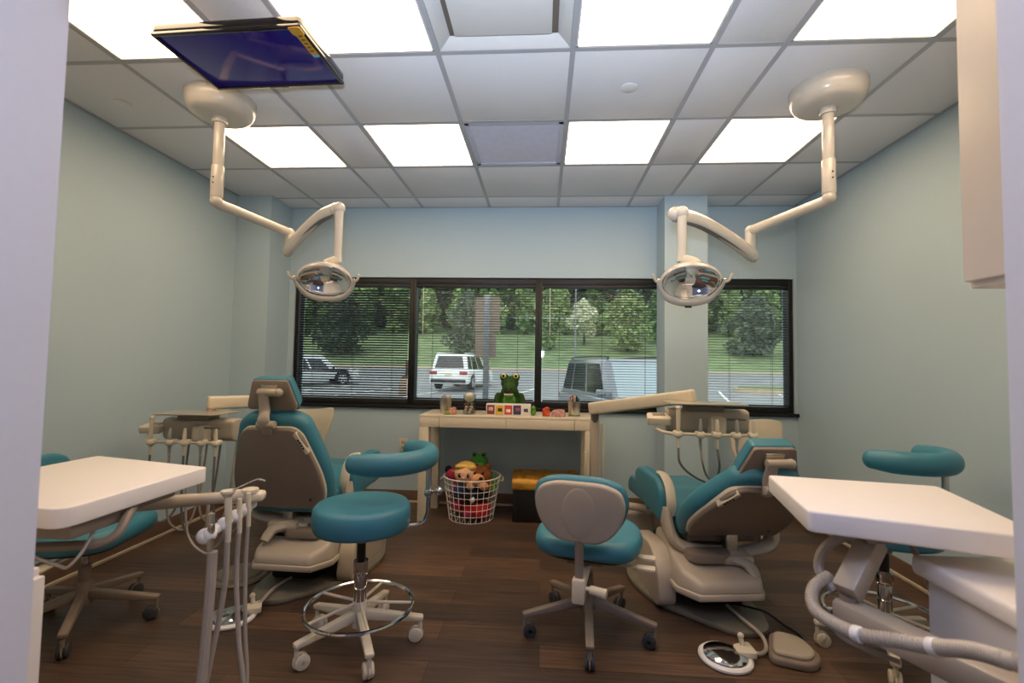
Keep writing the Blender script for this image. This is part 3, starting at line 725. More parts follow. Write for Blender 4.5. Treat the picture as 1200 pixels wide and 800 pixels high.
    hp = rpoly([(-.135, -.085), (.135, -.085), (.145, -.06), (.10, .085), (-.10, .085), (-.145, -.06)], .015)
    k = MB(); k.prism(hp, .005, .075, Mx=Hm, bev=.022, seg=4, top=[(x*.86, y*.86+.012) for x, y in hp]); hd = k.build('headrest', M['teal'], t, ang=50)
    k = MB(); k.prism([(x*.93, y*.93) for x, y in hp], -.012, .012, Mx=Hm, bev=.006); k.build('headrest_plate', M['taupe'], hd)
    k = MB(); k.box((0, 0, 0), (.085, .028, .012), .003, Mx=Hm @ T(0, .045, -.014)); k.build('slot', M['steel'], hd)
    k = MB(); k.cyl(Hm @ Vector((-.048, .025, -.04)), Hm @ Vector((.062, .025, -.04)), .02, n=18, bev=.006); k.ell(Hm @ Vector((.062, .025, -.04)), (.022, .022, .022))
    k.tube([Hm @ Vector((-.02, .02, -.045)), Hm @ Vector((-.018, -.07, -.048)), Bm @ Vector((-.01, .53, -.02)), Bm @ Vector((-.01, .45, .0))], [.022, .024, .026, .024], n=12, sec=(1.25, .7), up=(0, 1, 0.3))
    k.cyl(Bm @ Vector((-.05, .505, -.015)), Bm @ Vector((.045, .505, -.015)), .02, n=16, bev=.005)
    k.build('headrest_bracket', M['beige'], t)
    return t
dental_chair('left teal dental chair standing upright beside the tall teal stool', (-1.41, 2.76, 0), 0, 1, .425, -.24, 19, (-.02, .115), 14, .86, .07, .45, 1, -.02)
dental_chair('right teal dental chair leaning back beside the right work surface', (.96, 2.70, 0), 6, -1, .37, -.17, 48, (-.0, .055), 24, .95, .09, .44, .82, 0)

# white curved panels standing beyond the chairs
def side_panel(label, loc, flip):
    t = thing('shield_panel', label, 'panel', loc, 0, 'white panels beyond the dental chairs')
    P = rpoly([(-.17, .31), (-.05, .295), (.07, .30), (.165, .315), (.17, .26), (.10, .06), (.05, 0), (-.12, 0)] if not flip else [(-.15, .305), (-.02, .295), (.09, .305), (.165, .29), (.16, .1), (.12, .0), (-.06, -.02), (-.12, .12)], [.02, .1, .1, .025, .05, .05, .03, .03])
    MB().prism([(x*1.27, y*1.27) for x, y in P], -.012, .012, Mx=T(0, 0, .47) @ XZ, bev=.006, seg=2).build('panel', M['cream'], t)
    b = MB(); b.tube([(-.02, .032, .0), (-.02, .032, .4), (.0, .032, .75)], .02, n=10); b.lathe([(0, 0), (.12, 0), (.12, .012), (.03, .03), (0, .03)], 24, Mx=T(-.02, .032, 0)); b.build('stand', M['taupe'], t)
side_panel('white curved panel standing beyond the left dental chair', (-1.84, 3.6, 0), False)
side_panel('white rounded panel standing beyond the right dental chair', (1.55, 3.6, 0), True)

# ------------------------------------------------------------------ delivery units
def delivery_unit(label, post, arm0, arm1, tray, rz, hose, sx):
    t = thing('delivery_unit', label, 'dental delivery unit', (post[0], post[1], 0), 0, 'dental delivery units')
    x, y, zt = post
    b = MB(); b.lathe([(0, 0), (.13, 0), (.13, .02), (.05, .045), (0, .045)], 28, Mx=T(x, y, 0)); b.build('foot', M['taupe'], t, world=True)
    b = MB(); b.box((x, y, zt/2+.02), (.062, .062, zt-.04), .014); b.build('post', M['beige'], t, world=True)
    b = MB(); b.box((x+sx*.055, y-.01, zt*.72), (.018, .03, zt*.48), .007); b.build('trim_strip', M['cream'], t, world=True)
    b = MB(); b.box((x-sx*.06, y-.03, .56), (.028, .03, .16), .012); b.build('lever', M['cream'], t, world=True)
    b = MB(); b.cyl((x, y, zt-.03), (arm0[0], arm0[1], arm0[2]), .028, n=16); b.build('pivot', M['taupe'], t, world=True)
    b = MB(); b.beam(arm0, arm1, .07, .085, .016, 3, ext=.035, h1=.08); b.build('arm', M['cream'], t, world=True)
    b = MB()
    for p in (arm0, arm1): b.cyl((p[0], p[1]-.034, p[2]-.012), (p[0], p[1]-.04, p[2]-.012), .008, n=10)
    b.build('arm_screws', M['blackp'], t, world=True)
    Tm = T(*tray) @ RZ(rz)
    b = MB(); b.cyl(Vector(arm1)+Vector((0, 0, -.03)), Tm @ Vector((0, .05, .02)), .022, n=14); b.build('head_pivot', M['taupe'], t, world=True)
    b = MB(); b.prism(rpoly([(-.03, -.06), (.03, -.075), (.07, -.02), (.075, .05), (.03, .07), (-.04, .06)], .025), -.2, .24, Mx=Tm @ T(0, 0, -.03) @ YZ, bev=.012, seg=3)
    hd = b.build('control_head', M['beige'], t, world=True)
    b = MB(); b.box((.06, -.035, -.05), (.09, .1, .1), .018, 3, Mx=Tm); b.build('centre_cover', M['cream'], hd, world=True)
    b = MB(); b.box((.06+.09, -.088, -.01), (.1, .004, .012), .001, Mx=Tm); b.build('label_strip', M['darkhose'], hd, world=True)
    # touch pad on the left end
    b = MB(); b.prism(rpoly([(-.075, -.05), (.06, -.05), (.06, .05), (-.06, .05)], .018), -.03, .012, Mx=Tm @ T(-.245, -.03, -.015) @ RX(14), bev=.006); pd = b.build('touch_pad', M['cream'], t, world=True)
    b = MB(); b.box((0, .012, .0135), (.07, .035, .003), .001, Mx=Tm @ T(-.245, -.03, -.015) @ RX(14))
    b.build('pad_display', M['taupe'], pd, world=True)
    # stainless tray on top
    b = MB(); o = rpoly([(-.2, -.13), (.2, -.13), (.2, .13), (-.2, .13)], .03); i_ = [(x_*.84, y_*.78) for x_, y_ in o]
    tb = bmesh.new(); n = len(o)
    A = [tb.verts.new((p[0], p[1], .02)) for p in o]; B = [tb.verts.new((p[0]*.93, p[1]*.92, .012)) for p in o]; C2 = [tb.verts.new((p[0], p[1], .02)) for p in [(q[0]*.97, q[1]*.96) for q in o]]; D = [tb.verts.new((p[0]*.9, p[1]*.89, .016)) for p in o]
    tb.faces.new(B[::-1]); tb.faces.new(D)
    for i in range(n):
        j = (i+1) % n; tb.faces.new((A[i], A[j], C2[j], C2[i])); tb.faces.new((B[i], B[j], A[j], A[i])); tb.faces.new((C2[i], C2[j], D[j], D[i]))
    b._add(tb, Tm @ T(.0, -.02, .052)); b.build('steel_tray', M['traysteel'], t, world=True)
    b = MB(); b.box((0, .0, .04), (.2, .1, .03), .008, Mx=Tm); b.build('tray_support', M['taupe'], t, world=True)
    # instrument rail, holders, instruments and hoses
    b = MB(); b.tube([(-.27, -.05, -.075), (-.22, -.115, -.088), (-.1, -.13, -.09), (.1, -.13, -.09), (.22, -.12, -.088)], .009, n=8); b.tr(Tm); b.build('instrument_rail', M['cream'], t, world=True)
    for i, hx in enumerate((-.17, -.055, .03, .13, .215)):
        k = MB(); k.box((hx, -.135, -.085), (.05, .045, .03), .012, 3, Mx=Tm); k.ell((hx, -.15, -.09), (.024, .02, .02), Mx=Tm, u=12, v=8); ho = k.build('holder', M['cream'], t, world=True)
        ins = MB(); zz = .03 if i == 0 else -.02
        ins.tube([(hx, -.148, zz+.015), (hx, -.15, zz-.03), (hx, -.15, -.12), (hx, -.15, -.16)], [.012 if i == 0 else .007, .011, .009, .007], n=10, k=4)
        if i == 0: ins.ell((hx, -.15, zz+.02), (.016, .012, .012), u=10, v=8)
        ins.tr(Tm); io = ins.build('instrument', M['steel'] if i in (1, 3) else M['cream'], t, world=True)
        s0 = Tm @ Vector((hx, -.15, -.155)); e0 = Vector(hose[0])+Vector((.02*i, 0, 0)); 
        pts = [s0, s0+Vector((.012, 0, -.09)), s0.lerp(e0, .5)+Vector((-.03, 0, -.05)), e0] if hose[2] == 0 else [s0, s0+Vector((.0, .0, -.22)), s0+Vector((.005*i, .02, -.36-.03*(i % 3))), s0+Vector((.05+.01*i, .08, -.40-.04*(i % 3))), Vector((s0.x+.09, s0.y+.14, .42+.01*i)), Vector((s0.x+.085, s0.y+.2, tray[2]-.06))]
        hm = MB(); hm.tube(pts, .0062, n=7, k=8); hm.build('hose', M['darkhose'] if i % 2 == 0 else M['hose'], io, world=True)
    return t
delivery_unit('left dental delivery unit with steel tray beside the left chair', (-1.72, 3.3, .90), (-1.75, 3.26, .955), (-2.12, 2.86, .955), (-2.09, 2.72, .835), 2, ((-1.9, 2.9, .5), 1, 0), 1) if 0 else None
delivery_unit('left dental delivery unit with steel tray behind the left work surface', (-1.78, 3.24, .88), (-1.78, 3.20, .945), (-2.08, 2.86, .955), (-2.08, 2.74, .835), 1, ((-1.9, 2.9, .5), 1, 1), 1)
delivery_unit('right dental delivery unit with steel tray and long arm before the pillar', (.365, 3.32, .86), (.36, 3.28, .935), (.86, 2.84, 1.055), (.90, 2.72, .96), -2, ((1.06, 2.86, .52), 1, 0), 1)
bm_ = thing('equipment_box', 'beige floor box with a rod between the right delivery post and its chair', 'equipment box', (.52, 3.45, 0))
b = MB(); b.box((.13, .02, .1), (.28, .18, .2), .02, 3); b.build('box', M['beige'], bm_)
b = MB(); b.tube([(-.08, -.05, .27), (.05, -.09, .265), (.2, -.14, .26)], [.02, .024, .026], n=12); b.build('rod', M['beige'], bm_)

# ------------------------------------------------------------------ stools
def base5(t, rad, z0, hubz, m_leg, a0, wheel_m):
    h = MB(); h.cyl((0, 0, hubz-.05), (0, 0, hubz+.06), .036, .03, n=20, bev=.006); h.build('hub', m_leg, t)
    for i in range(5):
        a = R(a0+72*i); d = Vector((math.cos(a), math.sin(a), 0))
        l = MB(); l.beam(d*.02+Vector((0, 0, hubz)), d*rad+Vector((0, 0, z0+.012)), .036, .046, .008, 2, h1=.022); l.build('base_leg', m_leg, t)
        c_ = MB(); p = d*(rad-.012); s = Vector((-d.y, d.x, 0))*.02
        c_.cyl((p.x, p.y, z0+.0), (p.x, p.y, .05), .009, n=8)
        c_.cyl(p+s*.15-d*.015+Vector((0, 0, .03)), p-s*.15-d*.015+Vector((0, 0, .03)), .03, n=16); ca = c_.build('caster', m_leg, t)
        w_ = MB(); w_.cyl(p+s*1.05-d*.02+Vector((0, 0, .03)), p+s*.18-d*.02+Vector((0, 0, .03)), .03, n=20, bev=.006); w_.cyl(p-s*.18-d*.02+Vector((0, 0, .03)), p-s*1.05-d*.02+Vector((0, 0, .03)), .03, n=20, bev=.006)
        w_.cyl(p+s*1.05-d*.02+Vector((0, 0, .03)), p-s*1.05-d*.02+Vector((0, 0, .03)), .008, n=8)
        w_.build('caster_wheel', wheel_m, ca)
def drum_stool(label, loc, rz, pad_arc, pad_c, pad_r, post_a):
    t = thing('assistant_stool', label, 'stool', loc, rz, 'drum stools with padded arms')
    base5(t, .275, .085, .13, M['cream'], 12, M['cream'])
    MB().cyl((0, 0, .12), (0, 0, .33), .027, n=24, bev=.003).build('column', M['chrome'], t)
    MB().cyl((0, 0, .31), (0, 0, .48), .019, n=18).build('gas_lift', M['blackp'], t)
    MB().lathe([(0, .36), (.031, .36), (.031, .31), (.028, .3), (0, .3)], 24).build('column_collar', M['chrome'], t)
    MB().lathe([(0, .505), (.04, .505), (.12, .502), (.12, .49), (.036, .47), (.03, .44), (0, .44)], 28).build('seat_mount', M['taupe'], t)
    MB().lathe([(0, .498), (.185, .5), (.2, .505), (.207, .52), (.209, .56), (.206, .592), (.195, .606), (.17, .613), (0, .618)], 56).build('seat', M['teal'], t, ang=60)
    f = MB(); f.torus((0, 0, .165), .228, .0085, 64, 8); fr = f.build('foot_ring', M['chrome'], t)
    f = MB()
    for i in range(5):
        a = R(12+72*i); d = Vector((math.cos(a), math.sin(a), 0)); f.tube([d*.03+Vector((0, 0, .18)), d*.13+Vector((0, 0, .172)), d*.226+Vector((0, 0, .165))], .0065, n=8, k=3)
    f.build('ring_spokes', M['cream'], fr)
    a0, a1 = pad_arc; P = [(pad_c[0]+pad_r*math.cos(R(a0+(a1-a0)*i/8)), pad_c[1]+pad_r*math.sin(R(a0+(a1-a0)*i/8)), pad_c[2]) for i in range(9)]
    k = MB(); k.tube(P, [.038]+[.045]*7+[.038], n=20, k=5, sec=(.95, 1.12), up=(0, 0, 1))
    e0 = Vector(P[0]); e1 = Vector(P[-1]); k.ell(e0, (.036, .036, .043), u=14, v=10); k.ell(e1, (.036, .036, .043), u=14, v=10)
    k.build('arm_pad', M['teal'], t, ang=60)
    pa = Vector((pad_c[0]+pad_r*math.cos(R(post_a)), pad_c[1]+pad_r*math.sin(R(post_a)), 0)); d = pa.normalized()
    q = MB(); q.tube([Vector((0, 0, .485)), d*.12+Vector((0, 0, .48)), pa*.86+Vector((0, 0, .478)), pa*.98+Vector((0, 0, .51)), pa+Vector((0, 0, .58)), pa+Vector((0, 0, pad_c[2]-.03))], .0105, n=10, k=7); q.cyl(pa+Vector((0, 0, .6)), pa+Vector((0, 0, pad_c[2]-.02)), .0145, n=14); ao = q.build('arm_tube', M['chrome'], t)
    q = MB(); nd = Vector((-d.y, d.x, 0)); q.cyl(pa+Vector((0, 0, .62)), pa+Vector((0, 0, .62))+d*.045, .006, n=8); q.ell(pa+Vector((0, 0, .62))+d*.05, (.02, .02, .02), u=10, v=8); q.box(pa+Vector((0, 0, .62)), (.035, .035, .03), .006); q.build('clamp_knob', M['chrome'], ao)
    return t
drum_stool('tall teal drum stool in front of the left dental chair', (-.785, 2.06, 0), 0, (-108, 72), (.04, .15, .785), .215, 2)
drum_stool('teal drum stool mostly hidden behind the right work surface', (1.50, 2.20, 0), 14, (195, 372), (.204, .114, .825), .195, -24)

def operator_stool(label, loc, rz):
    """faces local +y, backrest on -y"""
    t = thing('operator_stool', label, 'stool', loc, rz, 'low stools with backrests')
    base5(t, .31, .085, .14, M['taupe'], -80, M['rubber'])
    MB().cyl((0, 0, .13), (0, 0, .27), .024, n=20).build('column', M['taupe'], t)
    MB().cyl((0, 0, .26), (0, 0, .37), .014, n=16).build('gas_lift', M['chrome'], t)
    P = rpoly([(-.21, -.2), (.21, -.2), (.255, .02), (.2, .22), (-.2, .22), (-.255, .02)], [.12, .12, .16, .13, .13, .16])
    s = MB(); s.prism(P, .385, .475, bev=.042, seg=5); s.build('seat', M['teal'], t, ang=60)
    MB().prism([(x*.8, y*.8) for x, y in P], .372, .392, bev=.006).build('seat_pan', M['blackp'], t)
    MB().box((0, -.03, .362), (.16, .2, .03), .008).build('mechanism', M['taupe'], t)
    for s_, zz in ((1, .345), (1, .36)):
        l = MB(); y = -.06 if zz < .35 else .02
        l.cyl((.05, y, zz), (.26, y-.0, zz-.0), .006, n=8); l.prism(rpoly([(.22, -.02), (.3, -.026), (.3, .026), (.22, .02)], .012), zz-.006, zz+.006, Mx=T(0, y, 0), bev=.003); l.build('lever', M['cream'], t)
    q = MB(); q.tube([(0, -.09, .35), (0, -.2, .33), (0, -.235, .36), (0, -.25, .45), (0, -.27, .60)], .022, n=10, k=6, sec=(1.0, .3), up=(0, .4, 1)) if 0 else q.tube([(0, -.27, .255), (0, -.262, .4), (0, -.275, .56)], .018, n=10, k=4, sec=(1, .35), up=(0, 1, 0)); po = q.build('back_post', M['taupe'], t)
    q = MB(); q.box((0, -.262, .30), (.055, .05, .10), .01); q.beam((0, -.25, .31), (0, -.04, .345), .05, .035, .008); q.build('post_clamp', M['cream'], t)
    q = MB(); q.cyl((.02, -.262, .31), (.05, -.262, .31), .009, n=10); q.cyl((.045, -.262, .31), (.115, -.272, .305), .017, .02, n=16, bev=.004); q.build('clamp_knob', M['cream'], t)
    Bm = T(0, -.27, .62) @ RX(6) @ Matrix(((1, 0, 0, 0), (0, 0, 1, 0), (0, 1, 0, 0), (0, 0, 0, 1)))
    sh = rpoly([(-.09, -.128), (.09, -.128), (.165, -.06), (.192, .03), (.175, .10), (.10, .128), (-.10, .128), (-.175, .10), (-.192, .03), (-.165, -.06)], [.06, .06, .07, .08, .06, .06, .06, .06, .08, .07])
    k = MB(); k.prism([(x*1.06, y*1.06+.006) for x, y in sh], .008, .06, Mx=Bm, bev=.024, seg=4); bo = k.build('backrest', M['teal'], t, ang=60)
    k = MB(); k.prism(sh, -.018, .016, Mx=Bm, bev=.014, seg=3)
    k.ell((0, .0, -.014), (.075, .115, .013), Mx=Bm, u=24, v=12)
    k.build('back_shell', M['beige'], t)
    return t
op = operator_stool('low teal stool with taupe shell backrest in the middle of the floor', (.225, 2.26, 0), -14)
ds = dup(op, (-2.10, 2.087, 0), -119.6, 'low teal stool with backrest under the left work surface')

for k in ds.children:      # the seat is swivelled on its base
    if k.name.split('.')[0] not in ('hub', 'base_leg', 'caster', 'column', 'gas_lift'): k.matrix_basis = RZ(39.6)
# ------------------------------------------------------------------ cabinets and work surfaces by the opening
def cabinet(name, label, lo, hi, front, counter, z_top):
    c = [(a+b)/2 for a, b in zip(lo, hi)]; d = [b-a for a, b in zip(lo, hi)]
    t = thing(name, label, 'cabinet', (c[0], c[1], lo[2]))
    MB().box(c, d, .004).build('carcass', M['cab'], t, world=True)
    s = -1 if front < c[0] else 1
    n = 1
    MB().box((front+s*.009, c[1], c[2]), (.018, d[1]-.008, d[2]-.03), .004).build('door', M['cab'], t, world=True)
    if counter: MB().box((c[0]+s*.015, c[1]+.01, z_top-.02), (d[0]+.04, d[1]+.03, .045), .012, 3).build('countertop', M['laminate'], t, world=True)
    return t
cabinet('base_cabinet', 'white base cabinet under the right work surface', (.90, .775, 0), (1.5, 1.16, .77), .90, True, .80)
cabinet('base_cabinet', 'white base cabinet edge below the left work surface', (-1.7, .775, 0), (-1.045, .94, .79), -1.045, False, .80)
uc = cabinet('upper_cabinet', 'white upper cabinet hanging by the right side of the opening', (1.003, .7705, 1.425), (1.345, 1.17, 2.35), 1.003, False, 2.35)

t = thing('work_surface', 'white work surface on an arm at the left with instrument hoses', 'work table', (-1.4, 1.4, .86))
P = rpoly([(-1.667, 1.682), (-1.143, 1.558), (-1.155, 1.075), (-1.70, 1.17)], [.03, .012, .05, .03])
MB().prism(P, .81, .86, bev=.006, seg=3).build('tabletop', M['laminate'], t, world=True)
b = MB(); b.box((-1.27, 1.2, .79), (.2, .16, .04), .008); b.box((-1.33, 1.42, .79), (.22, .2, .04), .008); b.build('bracket', M['taupe'], t, world=True)
b = MB(); b.tube([(-1.2, 1.34, .80), (-1.15, 1.26, .79), (-1.14, 1.22, .755), (-1.17, 1.2, .735), (-1.24, 1.19, .73), (-1.33, 1.17, .73)], .013, n=10, k=6, sec=(1, .9)); b.build('support_arm', M['taupe'], t, world=True)
b = MB(); b.tube([(-1.2, 1.22, .79), (-1.185, 1.18, .74), (-1.19, 1.14, .70), (-1.22, 1.14, .70), (-1.3, 1.13, .73)], .004, n=6); b.build('cable', M['hose'], t, world=True)
b = MB(); b.tube([(-1.36, 1.42, .765), (-1.3, 1.56, .735), (-1.22, 1.64, .725), (-1.10, 1.71, .722)], [.028, .024, .021, .021], n=14); b.build('instrument_arm', M['beige'], t, world=True)
b = MB(); b.beam((-1.17, 1.70, .718), (-1.11, 1.72, .718), .06, .045, .012, 3); b.beam((-1.12, 1.72, .716), (-1.045, 1.745, .716), .06, .036, .014, 3); b.cyl((-1.09, 1.72, .73), (-1.09, 1.72, .748), .03, n=20, bev=.005); ah = b.build('arm_end_block', M['cream'], t, world=True)
h0, h1 = Vector((-1.085, 1.485, .655)), Vector((-1.10, 1.76, .68))
b = MB(); b.cyl(h0, h1, .0165, n=18, bev=.004); b.ell(h0, (.028, .024, .026))
hb = b.build('holder_bar', M['white'], t, world=True)
inst = [(.0, 'air_syringe', .030), (.28, 'suction_handle', .018), (.52, 'suction_handle', .016), (.72, 'instrument_tip', .014)]
for f, nm_, rr in inst:
    p = h0.lerp(h1, f); q = p+Vector((.028, -.005, .0))
    b = MB(); b.ell(p+Vector((.012, 0, .006)), (.024, .022, .024), u=14, v=10); b.build('holder_clip', M['white'], hb, world=True)
    ins = MB()
    if f == 0: ins.tube([q+Vector((-.006, 0, -.04)), q+Vector((-.006, 0, .03)), q+Vector((-.008, 0, .075))], [.011, .011, .0095], n=14, k=4); ins.box(q+Vector((-.002, -.008, .035)), (.014, .012, .02), .004)
    elif f < .5:
        ins.tube([q+Vector((.004, 0, -.05)), q+Vector((.002, 0, .04)), q+Vector((-.004, 0, .105))], [.009, .011, .012], n=14, k=4)
        ins.lathe([(0, -.01), (.012, -.01), (.022, .004), (.022, .012), (0, .014)], 20, Mx=T(*(q+Vector((-.004, 0, .11)))))
    else: ins.tube([q+Vector((.004, 0, -.05)), q+Vector((0, 0, .05)), q+Vector((0, 0, .07))], [.008, .009, .007], n=12, k=4)
    io = ins.build('hand_instrument', M['steel'] if f == 0 else M['cream'], t, world=True)
    if .2 < f < .3:
        n = MB(); n.tube([q+Vector((0, 0, .115)), q+Vector((.05, .01, .14)), q+Vector((.09, .02, .157)), q+Vector((.115, .02, .153))], .0035, n=8); n.build('curved_tip', M['chrome'], io, world=True)
    hz = MB(); ex = [(.0, -.0, 0), (-.05, .0, 0), (.07, .06, 0), (.045, .02, 0)][inst.index((f, nm_, rr))]
    top = q+Vector((.002, 0, -.045))
    hz.tube([top, top+Vector((0, -.004, -.15)), top+Vector((ex[0]*.4, -.02, -.35)), top+Vector((ex[0], -.05, -.56)), top+Vector((ex[0]-.05, -.16, -.588)), top+Vector((ex[0]-.14, -.32, -.592))], rr*.5, n=10, k=7)
    hz.build('hose', M['hose'], io, world=True)
b = MB(); b.tube([(-1.13, 1.70, .74), (-1.15, 1.69, .66), (-1.17, 1.69, .57), (-1.22, 1.71, .525), (-1.265, 1.74, .58), (-1.28, 1.76, .72)], .006, n=8); b.tube([(-1.12, 1.71, .74), (-1.14, 1.70, .64), (-1.18, 1.70, .55), (-1.25, 1.72, .50), (-1.36, 1.76, .56), (-1.39, 1.78, .78)], .004, n=8); b.build('loose_loops', M['hose'], t, world=True)

t = thing('work_surface', 'white work surface on a jointed arm at the right foreground', 'work table', (.85, 1.25, .9))
P = rpoly([(.702, 1.526), (.622, 1.157), (1.02, 1.015), (1.14, 1.45)], [.012, .02, .02, .02])
MB().prism(P, .85, .90, bev=.006, seg=3).build('tabletop', M['laminate'], t, world=True)
b = MB(); b.box((.86, 1.25, .836), (.2, .16, .026), .006); b.build('bracket', M['taupe'], t, world=True)
b = MB(); b.beam((.718, 1.17, .72), (.80, 1.215, .81), .05, .05, .006, 2, ext=.012); b.build('upper_arm', M['beige'], t, world=True)
b = MB(); b.beam((.715, 1.175, .665), (.838, .88, .672), .06, .056, .008, 2, ext=.015); b.build('lower_arm', M['beige'], t, world=True)
b = MB(); b.cyl((.722, 1.175, .635), (.722, 1.175, .705), .02, n=16); b.build('elbow_pin', M['taupe'], t, world=True)
hp_ = [(0.704, 1.22, 0.728), (0.655, 1.2, 0.703), (0.633, 1.15, 0.677), (0.652, 1.05, 0.684), (0.701, 1.0, 0.699), (0.726, 0.95, 0.718), (0.734, 0.87, 0.758), (0.736, 0.8, 0.782)]
b = MB(); b.ribbed(hp_+[(.80, .81, .772), (.835, .815, .745), (.855, .83, .73)], .0138, n=12, k=12); ho = b.build('corrugated_hose', M['beige'], t, world=True)
b = MB()
for i in (3, 5):
    a, c_ = Vector(hp_[i]), Vector(hp_[i])+(Vector(hp_[i+1])-Vector(hp_[i-1])).normalized()*.018
    MB().cyl(a, c_, .0165, n=16, bev=.003).build('hose_collar', M['white'], ho, world=True)
b = MB(); b.tube([(.80, 1.22, .84), (.72, 1.24, .80), (.69, 1.24, .74), (.705, 1.2, .70)], .012, n=8); b.tube([(.72, 1.19, .66), (.70, 1.19, .62), (.72, 1.17, .60), (.78, 1.1, .6)], .006, n=8); b.tube([(.9, 1.25, .83), (.93, 1.24, .76), (.965, 1.22, .62), (1.0, 1.21, .4)], .007, n=8); b.build('loose_loops', M['hose'], t, world=True)

# ------------------------------------------------------------------ foot controls on the floor
def foot_disc(label, loc, rz, tube):
    t = thing('foot_pedal', label, 'foot pedal', loc, rz, 'chrome disc foot pedals')
    MB().lathe([(0, 0), (.10, 0), (.108, .006), (.108, .014), (.1, .02), (0, .02)], 40).build('pedal_base', M['white'], t)
    MB().lathe([(0, .046), (.03, .044), (.07, .036), (.088, .026), (.09, .02), (0, .02)], 40).build('disc', M['chrome'], t)
    b = MB(); b.prism(rpoly([(.04, -.03), (.12, -.045), (.13, .045), (.05, .03)], .015), .02, .044, bev=.006); b.cyl((.09, .02, .04), (.085, .025, .075), .01, n=12); b.ell((.085, .025, .08), (.013, .013, .013)); b.build('valve_block', M['cream'], t)
    b = MB(); b.tube(tube, .0085, n=8); b.build('hose', M['hose'], t, world=True)
foot_disc('chrome disc foot pedal on the floor by the left dental chair', (-1.455, 2.195, 0), 35, [(-1.37, 2.26, .03), (-1.365, 2.30, .048), (-1.37, 2.38, .052), (-1.37, 2.47, .048), (-1.35, 2.53, .05)])
foot_disc('chrome disc foot pedal on the floor by the right dental chair', (.785, 2.10, 0), 10, [(.89, 2.12, .03), (.94, 2.12, .02), (.985, 2.17, .018), (.985, 2.22, .045), (.95, 2.32, .056), (.93, 2.46, .05)])
t = thing('foot_control', 'beige rounded foot control beside the right chrome pedal', 'foot pedal', (1.07, 2.14, 0), -20)
P = rpoly([(-.09, -.1), (.08, -.09), (.12, .0), (.06, .12), (-.07, .13)], .05)
MB().prism(P, 0, .035, bev=.012, seg=3).build('base', M['taupe'], t); MB().prism([(x*.8, y*.8) for x, y in P], .03, .055, bev=.012, seg=3).build('treadle', M['beige'], t)
t = thing('foot_control', 'dull grey round foot control at the left of the left chair', 'foot pedal', (-1.70, 2.62, 0), 0)
MB().lathe([(0, 0), (.15, 0), (.155, .008), (.145, .018), (0, .02)], 40).build('base', M['greyplate'], t); MB().lathe([(0, .045), (.08, .04), (.115, .028), (.12, .018), (0, .018)], 36).build('treadle', M['greyplate'], t)
tag(MB().tube([(.98, 2.48, .05), (1.04, 2.45, .05), (1.10, 2.42, .045), (1.16, 2.38, .012), (1.19, 2.33, .007), (1.195, 2.28, .007), (1.18, 2.25, .007)], .005, n=7).build('power_cord', M['blackp']), 'thin black cord on the floor behind the right dental chair', 'cord')
# wall outlet
t = thing('wall_outlet', 'pale wall outlet on the back wall left of the console table', 'outlet', (-1.225, YB, .5))
MB().box((0, -.004, 0), (.07, .008, .115), .003).build('cover_plate', M['cream'], t)
b = MB()
for z in (-.022, .022): b.box((0, -.0085, z), (.034, .003, .028), .004)
b.build('sockets', M['beige'], t)

# ------------------------------------------------------------------ console table
t = thing('console_table', 'pale wood console table with drawers under the window', 'table', (-.275, 3.83, 0))
x0, x1, y0, y1, zt = -.95, .40, 3.615, 4.06, .825
for x in (x0, x1-.075):
    for y in (y0, y1-.075): MB().box((x+.0375, y+.0375, (zt-.02)/2), (.075, .075, zt-.02), .003).build('leg', M['console'], t, world=True)
b = MB(); b.box(((x0+x1)/2, (y0+y1)/2, zt-.01), (x1-x0, y1-y0, .02), .003); b.build('tabletop', M['console'], t, world=True)
b = MB(); b.box(((x0+x1)/2, (y0+y1)/2+.01, zt-.055), (x1-x0-.01, y1-y0-.03, .07)); b.build('apron', M['console'], t, world=True)
cuts = [x0, x0+.155, (x0+x1)/2+.0, x1-.155, x1]
for i, (a, c_) in enumerate(zip(cuts, cuts[1:])):
    MB().box(((a+c_)/2, y0+.008, zt-.056), (c_-a-.004, .018, .072), .002).build('drawer' if i in (1, 2) else 'end_panel', M['console'], t, world=True)
ZT = .8255
# cups with pens
M['pens'] = [mat('pen_'+n, h, .4) for n, h in (('silver', 'c2c2c6'), ('red', 'b3262a'), ('black', '19191c'), ('yellow', 'd8a022'), ('orange', 'cf6a20'), ('clear', 'd8d4c8'))]
def cup(label, x, y, r, h, pens, pl):
    t = thing('cup', label, 'cup', (x, y, ZT))
    MB().lathe([(0, 0), (r*.82, 0), (r*.84, .003), (r, h-.004), (r*1.04, h), (r*.97, h), (r*.8, .005), (0, .005)], 32).build('cup_body', M['steel'], t)
    MB().torus((0, 0, .012), r*.86, .004, 28, 6).build('base_band', M['mgreen'] if x > 0 else M['steel'], t)
    rn = random.Random(int(x*100)+7)
    for i in range(len(pens)):
        a = i*2.4; rr = r*.55
        p0 = Vector((x+math.cos(a)*rr*.5, y+math.sin(a)*rr*.5, ZT+.012)); p1 = Vector((x+math.cos(a)*r*(.5+.35*rn.random()), y+math.sin(a)*r*(.5+.35*rn.random()), ZT+h+.012+.025*rn.random()))
        m = M['pens'][pens[i]]
        b = MB(); b.cyl(p0, p1, .0045, n=8); b.ell(p1, (.008, .008, .008) if pens[i] in (1, 3, 4) else (.0048, .0048, .006), u=10, v=6)
        tag(b.build('pen', m), pl, 'pen', pl)
cup('steel cup of pale sticks at the left end of the console table', -.775, 3.75, .048, .125, [0, 5, 0, 5, 0, 5, 0, 0], 'pale stick standing in the left steel cup')
